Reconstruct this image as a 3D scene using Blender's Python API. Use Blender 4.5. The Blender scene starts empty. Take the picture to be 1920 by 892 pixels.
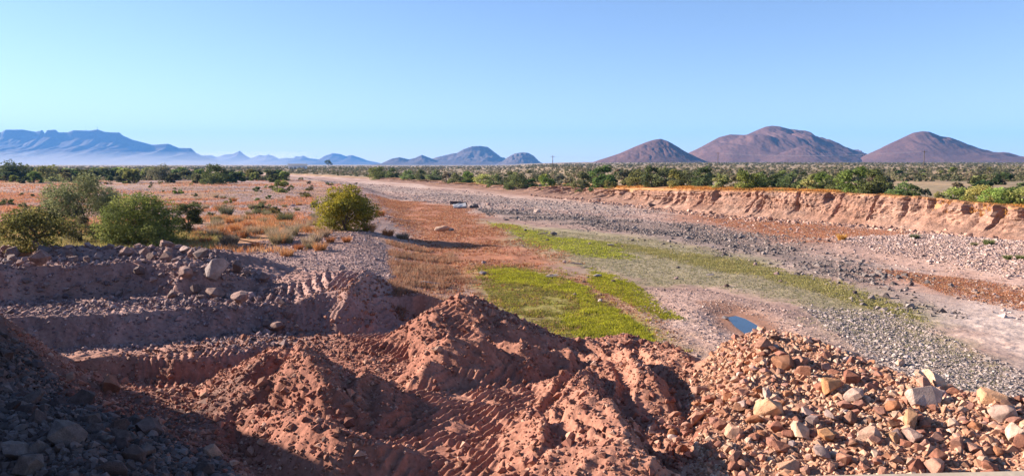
import bpy, bmesh, math, random
import numpy as np
from mathutils import Vector, Matrix

random.seed(5)
RNG = np.random.default_rng(11)
scene = bpy.context.scene
COL = scene.collection

# ------------------------------------------------------------------ camera, sky, sun, exposure
HC, PITCH, FPX = 7.0, math.radians(5.75), 1371.0        # eye height, pitch, focal length in photo pixels
cam_d = bpy.data.cameras.new("camera")
cam = bpy.data.objects.new("camera", cam_d); COL.objects.link(cam)
cam.location = (0, 0, HC)
cam.rotation_euler = (math.pi / 2 - PITCH, 0, 0)
cam_d.sensor_width = 36.0
cam_d.lens = FPX / 1920 * 36.0
cam_d.clip_start = 0.1; cam_d.clip_end = 60000
scene.camera = cam

SUN_AZ, SUN_EL = math.radians(-72), math.radians(20)    # azimuth from +Y towards +X
world = bpy.data.worlds.new("World"); scene.world = world
world.use_nodes = True
wn = world.node_tree.nodes; wl = world.node_tree.links
sky = wn.new("ShaderNodeTexSky"); sky.sky_type = 'NISHITA'; sky.sun_disc = False
sky.sun_elevation = SUN_EL; sky.sun_rotation = SUN_AZ
sky.altitude = 0; sky.air_density = 1.0; sky.dust_density = 0.0; sky.ozone_density = 2.2
bg = wn["Background"]; bg.inputs["Strength"].default_value = 0.053
tint = wn.new("ShaderNodeMix"); tint.data_type = 'RGBA'; tint.blend_type = 'MULTIPLY'; tint.inputs[0].default_value = 1.0
tint.inputs[7].default_value = (0.91, 0.885, 1.04, 1)
wl.new(sky.outputs[0], tint.inputs[6]); wl.new(tint.outputs[2], bg.inputs["Color"])
sun_d = bpy.data.lights.new("sun", 'SUN'); sun_d.energy = 5.0; sun_d.angle = math.radians(0.5)
sun_d.color = (1.0, 0.885, 0.765)
sun = bpy.data.objects.new("sun", sun_d); COL.objects.link(sun)
S = Vector((math.cos(SUN_EL) * math.sin(SUN_AZ), math.cos(SUN_EL) * math.cos(SUN_AZ), math.sin(SUN_EL)))
sun.rotation_euler = S.to_track_quat('Z', 'Y').to_euler()
sun.location = (0, 0, 60)
vs = scene.view_settings
vs.view_transform = 'Standard'; vs.look = 'None'; vs.gamma = 1; vs.use_curve_mapping = False
vs.exposure = 1.72
scene.cycles.use_denoising = True
scene.cycles.max_bounces = 6; scene.cycles.diffuse_bounces = 2
scene.cycles.volume_bounces = 1
scene.cycles.transparent_max_bounces = 8

# ------------------------------------------------------------------ helpers
def P(px, py, z=0.0):
    """the point at height z that photo pixel (px, py) looks at"""
    dx = (px - 960) / FPX; dy = (446 - py) / FPX
    d = (dx, math.cos(PITCH) + dy * math.sin(PITCH), -math.sin(PITCH) + dy * math.cos(PITCH))
    t = (z - HC) / d[2]
    return (dx * t, d[1] * t)

def hsh(xi, yi, seed):
    h = (xi.astype(np.int64) * 374761393 + yi.astype(np.int64) * 668265263 + seed * 974711) & 0xffffffff
    h = ((h ^ (h >> 13)) * 1274126177) & 0xffffffff
    return ((h ^ (h >> 16)) & 0xffff).astype(np.float32) / 65535.0

def vn(x, y, seed=0):
    x = np.asarray(x, np.float32); y = np.asarray(y, np.float32)
    xi = np.floor(x); yi = np.floor(y); fx = x - xi; fy = y - yi
    fx = fx * fx * (3 - 2 * fx); fy = fy * fy * (3 - 2 * fy)
    a = hsh(xi, yi, seed); b = hsh(xi + 1, yi, seed); c = hsh(xi, yi + 1, seed); d = hsh(xi + 1, yi + 1, seed)
    return (a + (b - a) * fx) * (1 - fy) + (c + (d - c) * fx) * fy

def fbm(x, y, sc, octv, seed=0, gain=0.5):
    s = 0; a = 1.0; t = 0
    for i in range(octv):
        ca, sa = math.cos(i * 1.1), math.sin(i * 1.1)
        s = s + a * (vn((x * ca - y * sa) / sc + i * 17.3, (x * sa + y * ca) / sc - i * 9.1, seed + i) - 0.5)
        t += a; a *= gain; sc *= 0.5
    return s / t * 2          # about -1..1

def sstep(a, b, v):
    t = np.clip((v - a) / (b - a), 0, 1); return t * t * (3 - 2 * t)

def segdist(x, y, pts, closed):
    """distance to a polyline, index of nearest segment, parameter on it, side (+ left)"""
    best = np.full(x.shape, 1e18, np.float32); zc = np.zeros(x.shape, np.float32); side = np.zeros(x.shape, np.float32)
    n = len(pts); m = n if closed else n - 1
    for i in range(m):
        a = pts[i]; b = pts[(i + 1) % n]
        ex, ey = b[0] - a[0], b[1] - a[1]; L = ex * ex + ey * ey + 1e-9
        t = np.clip(((x - a[0]) * ex + (y - a[1]) * ey) / L, 0, 1)
        qx = x - a[0] - t * ex; qy = y - a[1] - t * ey
        dd = qx * qx + qy * qy
        w = dd < best
        best = np.where(w, dd, best)
        if len(a) > 2: zc = np.where(w, a[2] + (b[2] - a[2]) * t, zc)
        side = np.where(w, ex * qy - ey * qx, side)
    return np.sqrt(best), zc, side

def polysd(x, y, pts):
    """signed distance to a closed polygon, + inside"""
    d, _, _ = segdist(x, y, pts, True)
    ins = np.zeros(x.shape, bool); n = len(pts)
    for i in range(n):
        (x1, y1), (x2, y2) = pts[i], pts[(i + 1) % n]
        if y1 == y2: continue
        c = (y1 > y) != (y2 > y)
        ins ^= c & (x < (x2 - x1) * (y - y1) / (y2 - y1) + x1)
    return np.where(ins, d, -d)

def mesh_np(name, V, F, smooth=False, col=None):
    """mesh from numpy arrays; F is (n,3) or (n,4); col is (nverts,3)"""
    me = bpy.data.meshes.new(name)
    V = np.asarray(V, np.float32); F = np.asarray(F, np.int32); k = F.shape[1]
    me.vertices.add(len(V)); me.vertices.foreach_set("co", V.ravel())
    me.loops.add(F.size); me.loops.foreach_set("vertex_index", F.ravel())
    me.polygons.add(len(F)); me.polygons.foreach_set("loop_start", np.arange(0, F.size, k, dtype=np.int32))
    me.update(calc_edges=True)
    if smooth: me.polygons.foreach_set("use_smooth", np.ones(len(F), bool))
    else: me.polygons.foreach_set("use_smooth", np.zeros(len(F), bool))
    if col is not None:
        at = me.color_attributes.new("col", 'FLOAT_COLOR', 'POINT')
        c = np.ones((len(V), 4), np.float32); c[:, :3] = col
        at.data.foreach_set("color", c.ravel())
    return me

def link(name, me, mat=None, parent=None, loc=(0, 0, 0)):
    o = bpy.data.objects.new(name, me); COL.objects.link(o); o.location = loc
    if mat is not None and me is not None and not me.materials: me.materials.append(mat)
    if parent: o.parent = parent
    return o

def tag(o, label=None, cat=None, group=None, kind=None):
    if label: o["label"] = label
    if cat: o["category"] = cat
    if group: o["group"] = group
    if kind: o["kind"] = kind
    return o

def empty(name, loc, rz=0.0):
    o = bpy.data.objects.new(name, None); COL.objects.link(o)
    o.location = loc; o.rotation_euler = (0, 0, rz); o.empty_display_size = 0.3
    return o

def copy_tree(o, parent=None):
    c = o.copy(); COL.objects.link(c); c.parent = parent
    for ch in list(o.children): copy_tree(ch, c)
    return c

# ------------------------------------------------------------------ materials
def new_mat(name):
    m = bpy.data.materials.new(name); m.use_nodes = True
    nt = m.node_tree; b = nt.nodes["Principled BSDF"]
    b.inputs["Roughness"].default_value = 0.92
    b.inputs["Specular IOR Level"].default_value = 0.15
    return m, nt, b

def mixmul(nt, a, b, fac=1.0):
    n = nt.nodes.new("ShaderNodeMix"); n.data_type = 'RGBA'; n.blend_type = 'MULTIPLY'
    n.inputs[0].default_value = fac
    nt.links.new(a, n.inputs[6]); nt.links.new(b, n.inputs[7]); return n.outputs[2]

def noise_ramp(nt, scale, lo, hi, detail=4, coord="Object", rough=0.6):
    tc = nt.nodes.new("ShaderNodeTexCoord"); n = nt.nodes.new("ShaderNodeTexNoise")
    n.inputs["Scale"].default_value = scale; n.inputs["Detail"].default_value = detail; n.inputs["Roughness"].default_value = rough
    nt.links.new(tc.outputs[coord], n.inputs["Vector"])
    r = nt.nodes.new("ShaderNodeValToRGB")
    r.color_ramp.elements[0].position = 0.3; r.color_ramp.elements[1].position = 0.7
    r.color_ramp.elements[0].color = (*lo, 1); r.color_ramp.elements[1].color = (*hi, 1)
    nt.links.new(n.outputs["Fac"], r.inputs["Fac"]); return n.outputs["Fac"], r.outputs["Color"]

def bump(nt, b, h, dist, strength=0.6):
    n = nt.nodes.new("ShaderNodeBump"); n.inputs["Distance"].default_value = dist; n.inputs["Strength"].default_value = strength
    nt.links.new(h, n.inputs["Height"]); nt.links.new(n.outputs[0], b.inputs["Normal"])

def attr(nt, name="col"):
    a = nt.nodes.new("ShaderNodeAttribute"); a.attribute_name = name; return a.outputs["Color"]

def mat_attr(name, scale, lo, hi, bdist, transl=0.0, objcol=False):
    m, nt, b = new_mat(name)
    c = attr(nt); f, r = noise_ramp(nt, scale, lo, hi)
    out = mixmul(nt, c, r)
    if objcol:
        oi = nt.nodes.new("ShaderNodeObjectInfo"); out = mixmul(nt, out, oi.outputs["Color"])
    nt.links.new(out, b.inputs["Base Color"])
    if bdist: bump(nt, b, f, bdist)
    if transl:
        t = nt.nodes.new("ShaderNodeBsdfTranslucent"); ms = nt.nodes.new("ShaderNodeMixShader")
        ms.inputs[0].default_value = transl
        nt.links.new(out, t.inputs["Color"]); nt.links.new(b.outputs[0], ms.inputs[1]); nt.links.new(t.outputs[0], ms.inputs[2])
        nt.links.new(ms.outputs[0], nt.nodes["Material Output"].inputs["Surface"])
    return m

M_GROUND = mat_attr("desert_ground", 9.0, (0.72, 0.70, 0.70), (1.15, 1.15, 1.15), 0.05)
M_CLIFF = mat_attr("bank_earth", 3.5, (0.70, 0.66, 0.63), (1.2, 1.18, 1.15), 0.25)
M_LEAF = mat_attr("leaves", 3.0, (0.7, 0.75, 0.7), (1.25, 1.2, 1.2), 0, transl=0.42, objcol=True)
M_BLADE = mat_attr("grass_blades", 0.8, (0.75, 0.75, 0.75), (1.2, 1.2, 1.2), 0, transl=0.4)
M_TUFT = mat_attr("tuft_blades", 0.8, (0.75, 0.75, 0.75), (1.2, 1.2, 1.2), 0, transl=0.25, objcol=True)
M_GRAVEL = mat_attr("gravel_stone", 14.0, (0.75, 0.75, 0.75), (1.2, 1.2, 1.2), 0.01)

def mat_rock():
    m, nt, b = new_mat("rock")
    oi = nt.nodes.new("ShaderNodeObjectInfo")
    f, r = noise_ramp(nt, 2.2, (0.62, 0.58, 0.56), (1.25, 1.2, 1.15), 6)
    f2, r2 = noise_ramp(nt, 14.0, (0.82, 0.80, 0.78), (1.12, 1.12, 1.12), 5)
    nt.links.new(mixmul(nt, mixmul(nt, oi.outputs["Color"], r), r2), b.inputs["Base Color"])
    bump(nt, b, f2, 0.05, 0.7); b.inputs["Roughness"].default_value = 0.85
    return m
M_ROCK = mat_rock()

def mat_plain(name, c, scale=4, var=0.2, rough=0.9, bd=0.01):
    m, nt, b = new_mat(name)
    f, r = noise_ramp(nt, scale, tuple(x * (1 - var) for x in c), tuple(x * (1 + var) for x in c))
    nt.links.new(r, b.inputs["Base Color"]); b.inputs["Roughness"].default_value = rough
    if bd: bump(nt, b, f, bd)
    return m
M_BARK = mat_plain("bark", (0.10, 0.075, 0.055), 9)
M_CONC = mat_plain("concrete", (0.40, 0.315, 0.235), 6, 0.2)
M_SLAB = mat_plain("pale_slab", (0.36, 0.35, 0.36), 3, 0.15)
M_WOOD = mat_plain("dark_driftwood", (0.06, 0.05, 0.05), 5, 0.3)
M_STEEL = mat_plain("weathered_steel", (0.25, 0.25, 0.27), 2, 0.1, 0.6, 0)
M_WALL = mat_plain("white_render", (0.75, 0.74, 0.72), 2, 0.06)
M_ROOF = mat_plain("grey_roofing", (0.30, 0.29, 0.28), 2, 0.1)

# ------------------------------------------------------------------ terrain
def lin(r, g, b):
    f = lambda c: (c / 255 / 12.92) if c / 255 <= 0.04045 else ((c / 255 + 0.055) / 1.055) ** 2.4
    return np.array([f(r), f(g), f(b)], np.float32)

# right-hand bank: foot line (photo px, height .2) and height of the plain behind it
_bk = [(700, 338, 0.9), (850, 350, 1.2), (950, 361, 1.6), (1050, 369, 2.0), (1150, 379, 2.5), (1250, 391, 3.05), (1330, 401, 3.4),
       (1420, 407, 3.55), (1500, 412, 3.6), (1600, 420, 3.6), (1700, 428, 3.45), (1800, 439, 3.1), (1920, 452, 2.9), (2100, 464, 2.8)]
BX = []; BY = []; BZ = []
for px, py, zt in _bk:
    q = P(px, py, 0.2); BX.append(q[0]); BY.append(q[1]); BZ.append(zt)
BX = [-420, -160] + BX + [75, 300, 2000]; BY = [900, 480] + BY + [48, 25, 10]; BZ = [0.8, 0.8] + BZ + [2.8, 2.8, 2.8]
BX = np.array(BX); BY = np.array(BY); BZ = np.array(BZ)
_fx = np.linspace(-420, 2000, 9681); _fy = np.interp(_fx, BX, BY)
_k = np.hanning(21); _k /= _k.sum()
_fys = np.convolve(np.pad(_fy, 10, mode='edge'), _k, 'valid')
_fys += 2.2 * (fbm(_fx, _fx * 0, 7.0, 3, 91)) * np.clip((130 - _fy) / 60 + .2, .2, 1)
_sl = np.gradient(np.convolve(np.pad(_fy, 40, mode='edge'), np.hanning(81) / np.hanning(81).sum(), 'valid'), _fx)
_fc = 1 / np.sqrt(1 + _sl ** 2)
def bank_y(x): return np.interp(x, _fx, _fys)
def bank_c(x): return np.interp(x, _fx, _fc)
def bank_top(x): return np.interp(x, BX, BZ) + (0.18 + 0.45 * sstep(26, 8, np.asarray(x))) * fbm(np.asarray(x), np.asarray(x) * 0, 9.0, 3, 77)
def gentle(x): return 1 + 1.6 * sstep(26, 6, np.asarray(x))

YS = np.concatenate([np.arange(4, 10, 0.09), np.arange(10, 31, 0.036)])
y = YS[-1]; ext = []
while y < 16000:
    y *= 1.0028 if y < 150 else 1.013
    ext.append(y)
YS = np.concatenate([YS, ext]).astype(np.float32)
TS = np.concatenate([np.linspace(-4.0, -0.98, 70), (np.arange(-380, 2300, 2.3) - 960) / FPX, np.linspace(0.99, 4.0, 60)]).astype(np.float32)
R, C = len(YS), len(TS)
GX = (YS[:, None] * TS[None, :]).astype(np.float32); GY = np.repeat(YS[:, None], C, 1).astype(np.float32)

# --- riverbed, left plain, right plain
lp = [P(-4000, 312), P(-4000, 318), P(300, 322), P(560, 334), P(640, 346, .5), P(700, 358, .5), P(722, 385, .5), P(738, 420, .5), P(748, 460, .5), P(752, 500, .5), P(765, 545, .5),
      P(790, 580, .5), P(500, 720, .5), P(-4000, 720, .5)]
lp[0] = (-9000, 1500); lp[1] = (-9000, 700); 
wob = fbm(GX, GY, 14.0, 3, 5) * np.minimum(GY / 40, 3)
dl = polysd(GX, GY, [lp[1]] + [(-700, 700)] + lp[2:]) + wob
Z = 0.12 * fbm(GX, GY, 18, 3, 8) * np.clip(GY / 30, 0, 1.5)
Z += 1.0 * sstep(-4, 3.5, dl) + 0.25 * fbm(GX, GY, 30, 3, 15) * sstep(0, 10, dl)
dr = (GY - bank_y(GX)) * bank_c(GX)
zt = bank_top(GX)
plainz = zt + np.clip(dr - 30, 0, 3500) * 0.0042 * sstep(-200, 400, GX) + 0.25 * fbm(GX, GY, 25, 3, 21) * sstep(3, 20, dr)
rr = sstep(2.0, 3.4, dr / gentle(GX))
Z = Z * (1 - rr) + plainz * rr
Z += 0.25 * sstep(-14, 0, dr) * (1 - rr)              # talus rise to the bank's foot
# raised gravel bar on the right of the bed
bar = polysd(GX, GY, [P(1480, 462), P(1600, 447), P(1750, 445), P(1920, 462), P(2300, 500), P(2300, 560), P(1920, 520), P(1700, 490)])
Z += 0.45 * sstep(-3, 4, bar + wob * 0.5)

# --- the worked foreground
fr = int(np.searchsorted(YS, 46))
x = GX[:fr]; yv = GY[:fr]
nx = 0.42 * fbm(x, yv, 2.4, 3, 31) + 0.10 * fbm(x, yv, 0.35, 2, 33)
ny = 0.42 * fbm(x, yv, 2.4, 3, 41) + 0.10 * fbm(x, yv, 0.35, 2, 43)
xw, yw = x + nx, yv + ny
zf = Z[:fr].copy()
works = np.zeros_like(zf)

def W(pts): return [P(a, b, z) + (z,) for a, b, z in pts]
def ridge(pts, far, near, flat_far=0.0, flat_near=0.0, rnd=0.18, world=False, cut=None):
    """drawn left to right: far = slope on the far side, near = slope on the camera's side"""
    global zf, works
    q = pts if world else W(pts)
    d, zc, sd = segdist(xw, yw, q, False)
    d = np.sqrt(d * d + rnd * rnd) - rnd
    L = sd > 0
    h = np.where(L, zc - far * np.maximum(0, d - flat_far), zc - near * np.maximum(0, d - flat_near))
    works = np.maximum(works, sstep(-0.25, 0.35, h - zf))
    zf = np.maximum(zf, h)

def rut(pts, w, depth, berm=0.5, cleat=0.0):
    global zf
    q = [P(a, b, z) for a, b, z in pts]
    d, _, sd = segdist(xw, yw, q, False)
    u = d / w
    zf = zf - depth * np.exp(-u ** 4) + depth * berm * np.exp(-((u - 1.5) / 0.45) ** 2)

# works platform (z about 1) and lower floor
plat = polysd(xw, yw, [P(-900, 760, 1), P(-300, 700, 1), P(0, 672, 1), P(640, 590, 1), P(760, 580, 1), P(880, 600, 1), P(1080, 648, 1), P(1290, 668, 1), P(1420, 720, 1),
                       P(1560, 900, 1), P(1600, 1500, 1), P(-900, 1500, 1)])
h = 1.0 + np.minimum(0, plat) * 0.6 + 0.10 * fbm(x, yv, 3.0, 3, 51)
works = np.maximum(works, sstep(-0.9, 0.0, plat)); zf = np.where(plat > -2.5, np.maximum(zf, h), zf)
# excavated lower floor in front of the red scarp
pit = polysd(xw, yw, [P(-100, 720, 1), P(60, 692, 1), P(150, 680, 1), P(235, 670, 1), P(340, 670, 1), P(440, 662, 1), P(520, 645, 1), P(575, 650, 1), P(560, 740, .5), P(470, 790, .5),
                      P(300, 820, .5), P(0, 900, .5)])
zf -= 0.62 * sstep(-0.05, 0.55, pit)
# the three benches on the left, the treaded spoil ramp
ridge([(-500, 622, 1.95), (0, 598, 1.95), (200, 590, 1.95), (350, 578, 1.95), (480, 570, 1.95), (560, 567, 1.97), (630, 562, 2.0)], 0.5, 1.3, 3.2, 0, 0.05)
ramp = W([(450, 548, 1.97), (560, 567, 1.97), (622, 563, 2.0), (662, 540, 2.5), (694, 504, 3.02), (645, 501, 2.9), (560, 516, 2.45)])
_A = np.array([(p[0], p[1], 1) for p in ramp]); _pl = np.linalg.lstsq(_A, np.array([p[2] for p in ramp]), rcond=None)[0]
_sd = polysd(xw, yw, [(p[0], p[1]) for p in ramp])
h = _pl[0] * xw + _pl[1] * yw + _pl[2] - 1.1 * np.maximum(0, -_sd)
works = np.maximum(works, sstep(-0.25, 0.35, h - zf)); zf = np.maximum(zf, h)
ridge([(-500, 530, 3.07), (0, 506, 3.07), (60, 498, 3.07), (250, 493, 3.05), (350, 500, 3.0), (440, 514, 2.65), (525, 534, 2.2)], 0.5, 1.4, 2.6, 0, 0.05)
ridge([(-500, 492, 3.3), (-100, 480, 3.3), (0, 474, 3.3), (60, 466, 3.35), (200, 467, 3.35), (330, 469, 3.3), (420, 474, 3.15), (480, 486, 2.8), (545, 506, 2.3)], 0.7, 0.8, 0.4, 0)
ridge([(692, 501, 3.0), (735, 530, 2.4), (765, 568, 1.4)], 0.6, 0.95, 0, 0, 0.08)
# centre peak and its right-hand skirt
ridge([(850, 560, 2.5), (878, 554, 2.65), (900, 572, 2.35)], 0.62, 0.66, 0, 0, 0.15)
ridge([(690, 648, 1.15), (760, 606, 1.75), (830, 572, 2.35), (875, 556, 2.6)], 0.55, 0.5, 0, 0, 0.2)
ridge([(875, 556, 2.6), (915, 582, 2.2), (960, 606, 1.95), (1030, 628, 1.6), (1095, 642, 1.3)], 0.75, 0.85)
ridge([(826, 642, 1.8), (850, 632, 2.05), (900, 634, 2.05)], 0.6, 0.95, 0, 0, 0.06)
ridge([(930, 642, 1.75), (985, 640, 1.9), (1010, 650, 1.7)], 0.6, 0.95, 0, 0, 0.06)
ridge([(1020, 660, 1.5), (1062, 655, 1.6)], 0.6, 0.9, 0, 0, 0.06)
ridge([(780, 694, 1.35), (800, 682, 1.6), (835, 684, 1.5)], 0.7, 0.9, 0, 0, 0.06)
ridge([(1110, 640, 1.35), (1170, 628, 1.55), (1220, 640, 1.4), (1280, 660, 1.5)], 0.6, 0.35, 0, 0.1)
# mounds at centre left
ridge([(490, 662, 1.35), (566, 643, 2.2), (588, 672, 2.25), (606, 720, 1.95), (598, 800, 1.4)], 0.85, 0.58, 0, 0, 0.1)
ridge([(578, 712, 2.0), (565, 738, 1.75), (538, 764, 1.3)], 0.5, 0.5, 0, 0, 0.06)
ridge([(682, 694, 1.85), (664, 740, 1.6), (638, 796, 1.2)], 0.8, 0.75, 0, 0, 0.06)
ridge([(718, 720, 1.6), (712, 760, 1.45), (700, 800, 1.15)], 0.8, 0.7, 0, 0, 0.06)
dip = polysd(xw, yw, [P(a, b, 0.8) for a, b in [(440, 800), (520, 785), (640, 820), (740, 855), (830, 905), (900, 1100), (300, 1100), (380, 880)]])
zf -= 1.1 * sstep(-0.2, 1.2, dip)
ridge([(430, 778, 1.05), (500, 764, 1.35), (575, 776, 1.65), (650, 808, 1.55), (740, 838, 1.25), (800, 872, 1.0)], 0.6, 0.95, 0, 0, 0.08)
hol = polysd(xw, yw, [P(a, b, 1.2) for a, b in [(462, 722), (520, 694), (566, 690), (572, 722), (545, 750), (490, 752)]])
zf -= 0.55 * sstep(-0.1, 0.5, hol)
# rilled mound right of the centre
ridge([(1112, 752, 2.3), (1146, 758, 2.3), (1168, 812, 2.15), (1205, 850, 1.95), (1280, 905, 1.5)], 1.25, 0.5, 0, 0, 0.05)
ridge([(1085, 790, 1.6), (1100, 762, 1.95), (1118, 752, 2.2)], 0.9, 0.6, 0, 0, 0.05)
ridge([(1085, 690, 1.5), (1110, 715, 1.55), (1128, 740, 1.6)], 0.9, 0.5, 0, 0, 0.06)
ridge([(1165, 660, 1.6), (1200, 690, 1.6), (1225, 715, 1.45)], 0.9, 0.5, 0, 0, 0.06)
ridge([(1020, 770, 1.3), (1010, 800, 1.35), (1022, 850, 1.25), (1040, 890, 1.2)], 0.9, 0.5, 0, 0, 0.06)
ridge([(1060, 770, 1.4), (1052, 810, 1.4), (1062, 850, 1.3)], 0.9, 0.5, 0, 0, 0.06)
# stone heap on the right
ridge([(1240, 715, 1.1), (1310, 678, 1.6), (1390, 643, 2.1), (1445, 628, 2.35), (1500, 634, 2.4), (1560, 658, 2.3), (1640, 694, 2.2), (1720, 718, 2.2), (1830, 747, 2.2), (1960, 775, 2.2), (2300, 860, 2.2)],
      0.7, 0.14, 0.1, 0.2, 0.25)
# big spoil bank, its unseen crest past the left edge shaped to cast shade; its shaded flank fills the bottom left
ridge([(-40, 44, 1.6), (-29, 31, 1.6), (-26, 25.6, 2.2), (-24.4, 22.0, 7.4), (-22, 17, 9.8), (-18, 8, 10), (-12, 2, 8)], 0.9, 0.5, 0, 1.5, 0.4, world=True)
ridge([(-17.5, 19.5, 1.35), (-13, 15.5, 2.1), (-9, 12.2, 2.2), (-5, 9, 2.0)], 0.4, 0.3, 0.3, 0, 0.4, world=True)
# digger ruts
rut([(1095, 650, 1.3), (1130, 680, 1.1), (1160, 715, 1), (1185, 755, 1.3)], 0.2, 0.15, 0.5)
rut([(1070, 660, 1.3), (1090, 690, 1), (1070, 735, 1), (1022, 785, 1), (1030, 850, .9), (1055, 910, .9)], 0.2, 0.17, 0.5)
rut([(1180, 650, 1.4), (1230, 690, 1.3), (1280, 740, 1.3), (1330, 800, 1.2)], 0.22, 0.13, 0.5)
rut([(860, 720, 1), (900, 780, 1), (930, 860, 1), (940, 920, 1)], 0.5, 0.06, 0.6)
# rills on the rilled mound and on the scarps
rl = np.abs(fbm(x * 1.0 + yv * 0.35, yv * 0.22 - x * 0.1, 0.75, 3, 61))
m2 = sstep(1.9, 0.2, np.hypot(x - P(1150, 800, 1.5)[0], (yv - P(1150, 800, 1.5)[1]) * 0.7))
zf -= 0.40 * m2 * (1 - sstep(0.0, 0.20, rl))
works = np.clip(works, 0, 1)
# clods, crumbs and cleat marks
clod = np.abs(fbm(x, yv, 0.85, 3, 71)); crumb = fbm(x, yv, 0.22, 3, 73)
lump = fbm(x, yv, 2.2, 2, 75)
qt = 0.75 - 0.3 * sstep(21.5, 24, yv) * sstep(-2, -6, x)
NZ = works * (qt * (0.06 * lump + 0.11 * (clod - 0.25)) + 0.05 * crumb + 0.035 * np.abs(fbm(x, yv, 0.4, 2, 74)))
ang = 0.9 * fbm(x, yv, 3.5, 2, 79)
cl = np.sin((x * 0.5 + yv * 0.86 + 0.16 * fbm(x, yv, 1.1, 3, 79)) * 2 * math.pi / 0.25) * (0.35 + vn(x / 0.22, yv / 0.22, 80))
trk = sstep(0.05, 0.25, fbm(x, yv, 2.6, 2, 81)) * works
tz = np.zeros_like(zf)
for cx, cy, rad in [(900, 790, 3.0), (960, 720, 2.5), (600, 535, 2.6), (480, 555, 2.5), (850, 860, 2.5), (400, 640, 3), (1130, 690, 1.5), (640, 620, 2.5), (700, 640, 2)]:
    q = P(cx, cy, 1.2); tz = np.maximum(tz, sstep(rad, rad * 0.4, np.hypot(x - q[0], yv - q[1])))
NZ += works * np.maximum(sstep(1.5, 1.2, zf), sstep(24.8, 25.6, yv)) * np.clip(cl, -0.6, 1) * 0.075 * np.maximum(trk * 0.5, tz * (0.5 + 0.5 * vn(x / 1.3, yv / 1.3, 83)))
rb = (1 - works) * sstep(46, 30, yv)
zf += rb * (0.05 * fbm(x, yv, 1.5, 3, 85) + 0.03 * fbm(x, yv, 0.3, 2, 87))
TM = np.zeros_like(zf); TZ = np.zeros_like(zf)
def track(pts, half, wdt, period, amp):
    global TM, TZ
    q = [P(a, b, z) for a, b, z in pts]
    best = np.full(x.shape, 1e9, np.float32); sp = np.zeros_like(best); s0 = 0
    xx, yy = x + 0.08 * nx, yv + 0.08 * ny
    for i in range(len(q) - 1):
        a, b = q[i], q[i + 1]; ex, ey = b[0] - a[0], b[1] - a[1]; L = math.hypot(ex, ey)
        t = np.clip(((xx - a[0]) * ex + (yy - a[1]) * ey) / L / L, 0, 1)
        d = np.hypot(xx - a[0] - t * ex, yy - a[1] - t * ey)
        w = d < best; best = np.where(w, d, best); sp = np.where(w, s0 + t * L, sp); s0 += L
    m = np.exp(-((best - half) / wdt) ** 4) * sstep(0.05, 0.5, sp) * sstep(s0 - .05, s0 - .5, sp)
    ph = sp / period + 0.25 * fbm(x, yv, 1.0, 2, 87)
    tooth = np.abs(((ph % 1) - 0.5)) * 4 - 1
    TM = np.maximum(TM, m); TZ = np.where(m > 0.5 * TM, m * (amp * tooth * (0.6 + 0.6 * vn(x / .3, yv / .3, 99)) - 0.05), TZ)
track([(730, 870, 1), (850, 795, 1), (960, 725, 1), (1060, 665, 1)], .8, .32, .23, .075)
track([(690, 812, 1), (800, 745, 1), (900, 695, 1), (980, 665, 1)], .0, .45, .22, .06)
track([(780, 940, 1), (900, 850, 1), (1000, 780, 1)], .75, .32, .23, .075)
track([(1130, 645, 1.5), (1190, 690, 1.4), (1250, 760, 1.4)], .5, .24, .18, .04)
track([(520, 615, 1), (640, 606, 1), (760, 640, 1), (860, 690, 1)], .8, .28, .22, .045)
track([(0, 585, 1.95), (200, 576, 1.95), (420, 562, 1.95), (560, 552, 2)], .5, .5, .26, .045)
track([(430, 558, 2), (560, 545, 2.2), (625, 532, 2.4), (690, 512, 2.9)], 0, 1.0, .36, .11)
track([(240, 712, .5), (360, 700, .5), (480, 690, .6)], .5, .4, .22, .05)
_m = sstep(-0.3, 0.5, polysd(xw, yw, [P(a, b, 1) for a, b in [(740, 760), (800, 710), (930, 690), (1020, 720), (1000, 790), (960, 880), (860, 960), (700, 960), (700, 830), (720, 790)]]))
_m = np.maximum(_m, sstep(-0.2, 0.3, polysd(xw, yw, [P(a, b, 1) for a, b in [(640, 625), (760, 600), (830, 650), (760, 680), (660, 660)]])))
_ph = (x * 0.83 - yv * 0.55 + 0.22 * fbm(x, yv, 1.6, 3, 361)) / 0.25
_tt = 1 - 2 * np.abs(((_ph % 1) - 0.5)) * 2
_br = sstep(0.15, 0.45, vn(x / 0.5 + yv / 0.9, yv / 0.5, 363)) * (0.5 + 0.8 * vn(x / .16, yv / .16, 365))
_m = _m * sstep(1.42, 1.2, zf)
TZ = np.where(_m > 0.05, _m * (0.085 * _tt * _br), TZ); TM = np.maximum(TM, _m)
zf += NZ * (1 - 0.7 * TM) + TZ
Z[:fr] = zf
mid = (GY > 40) & (GY < 170)
Z[mid] += (0.10 * fbm(GX[mid], GY[mid], 1.6, 3, 88)) * 0.8
# puddle hollow
PUD = [P(1356, 589), P(1380, 585), P(1404, 592), P(1430, 606), P(1446, 622), P(1420, 632), P(1392, 622), P(1370, 606)]
fr2 = int(np.searchsorted(YS, 60))
dp = polysd(GX[:fr2], GY[:fr2], PUD)
base_p = 0.0
k = sstep(-1.6, 0.0, dp)
Z[:fr2] = Z[:fr2] * (1 - k) + (-0.10 - 0.10 * sstep(0, 0.6, dp)) * k

WK = np.zeros_like(Z); WK[:fr] = works; TMG = np.zeros_like(Z); TMG[:fr] = TM

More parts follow.
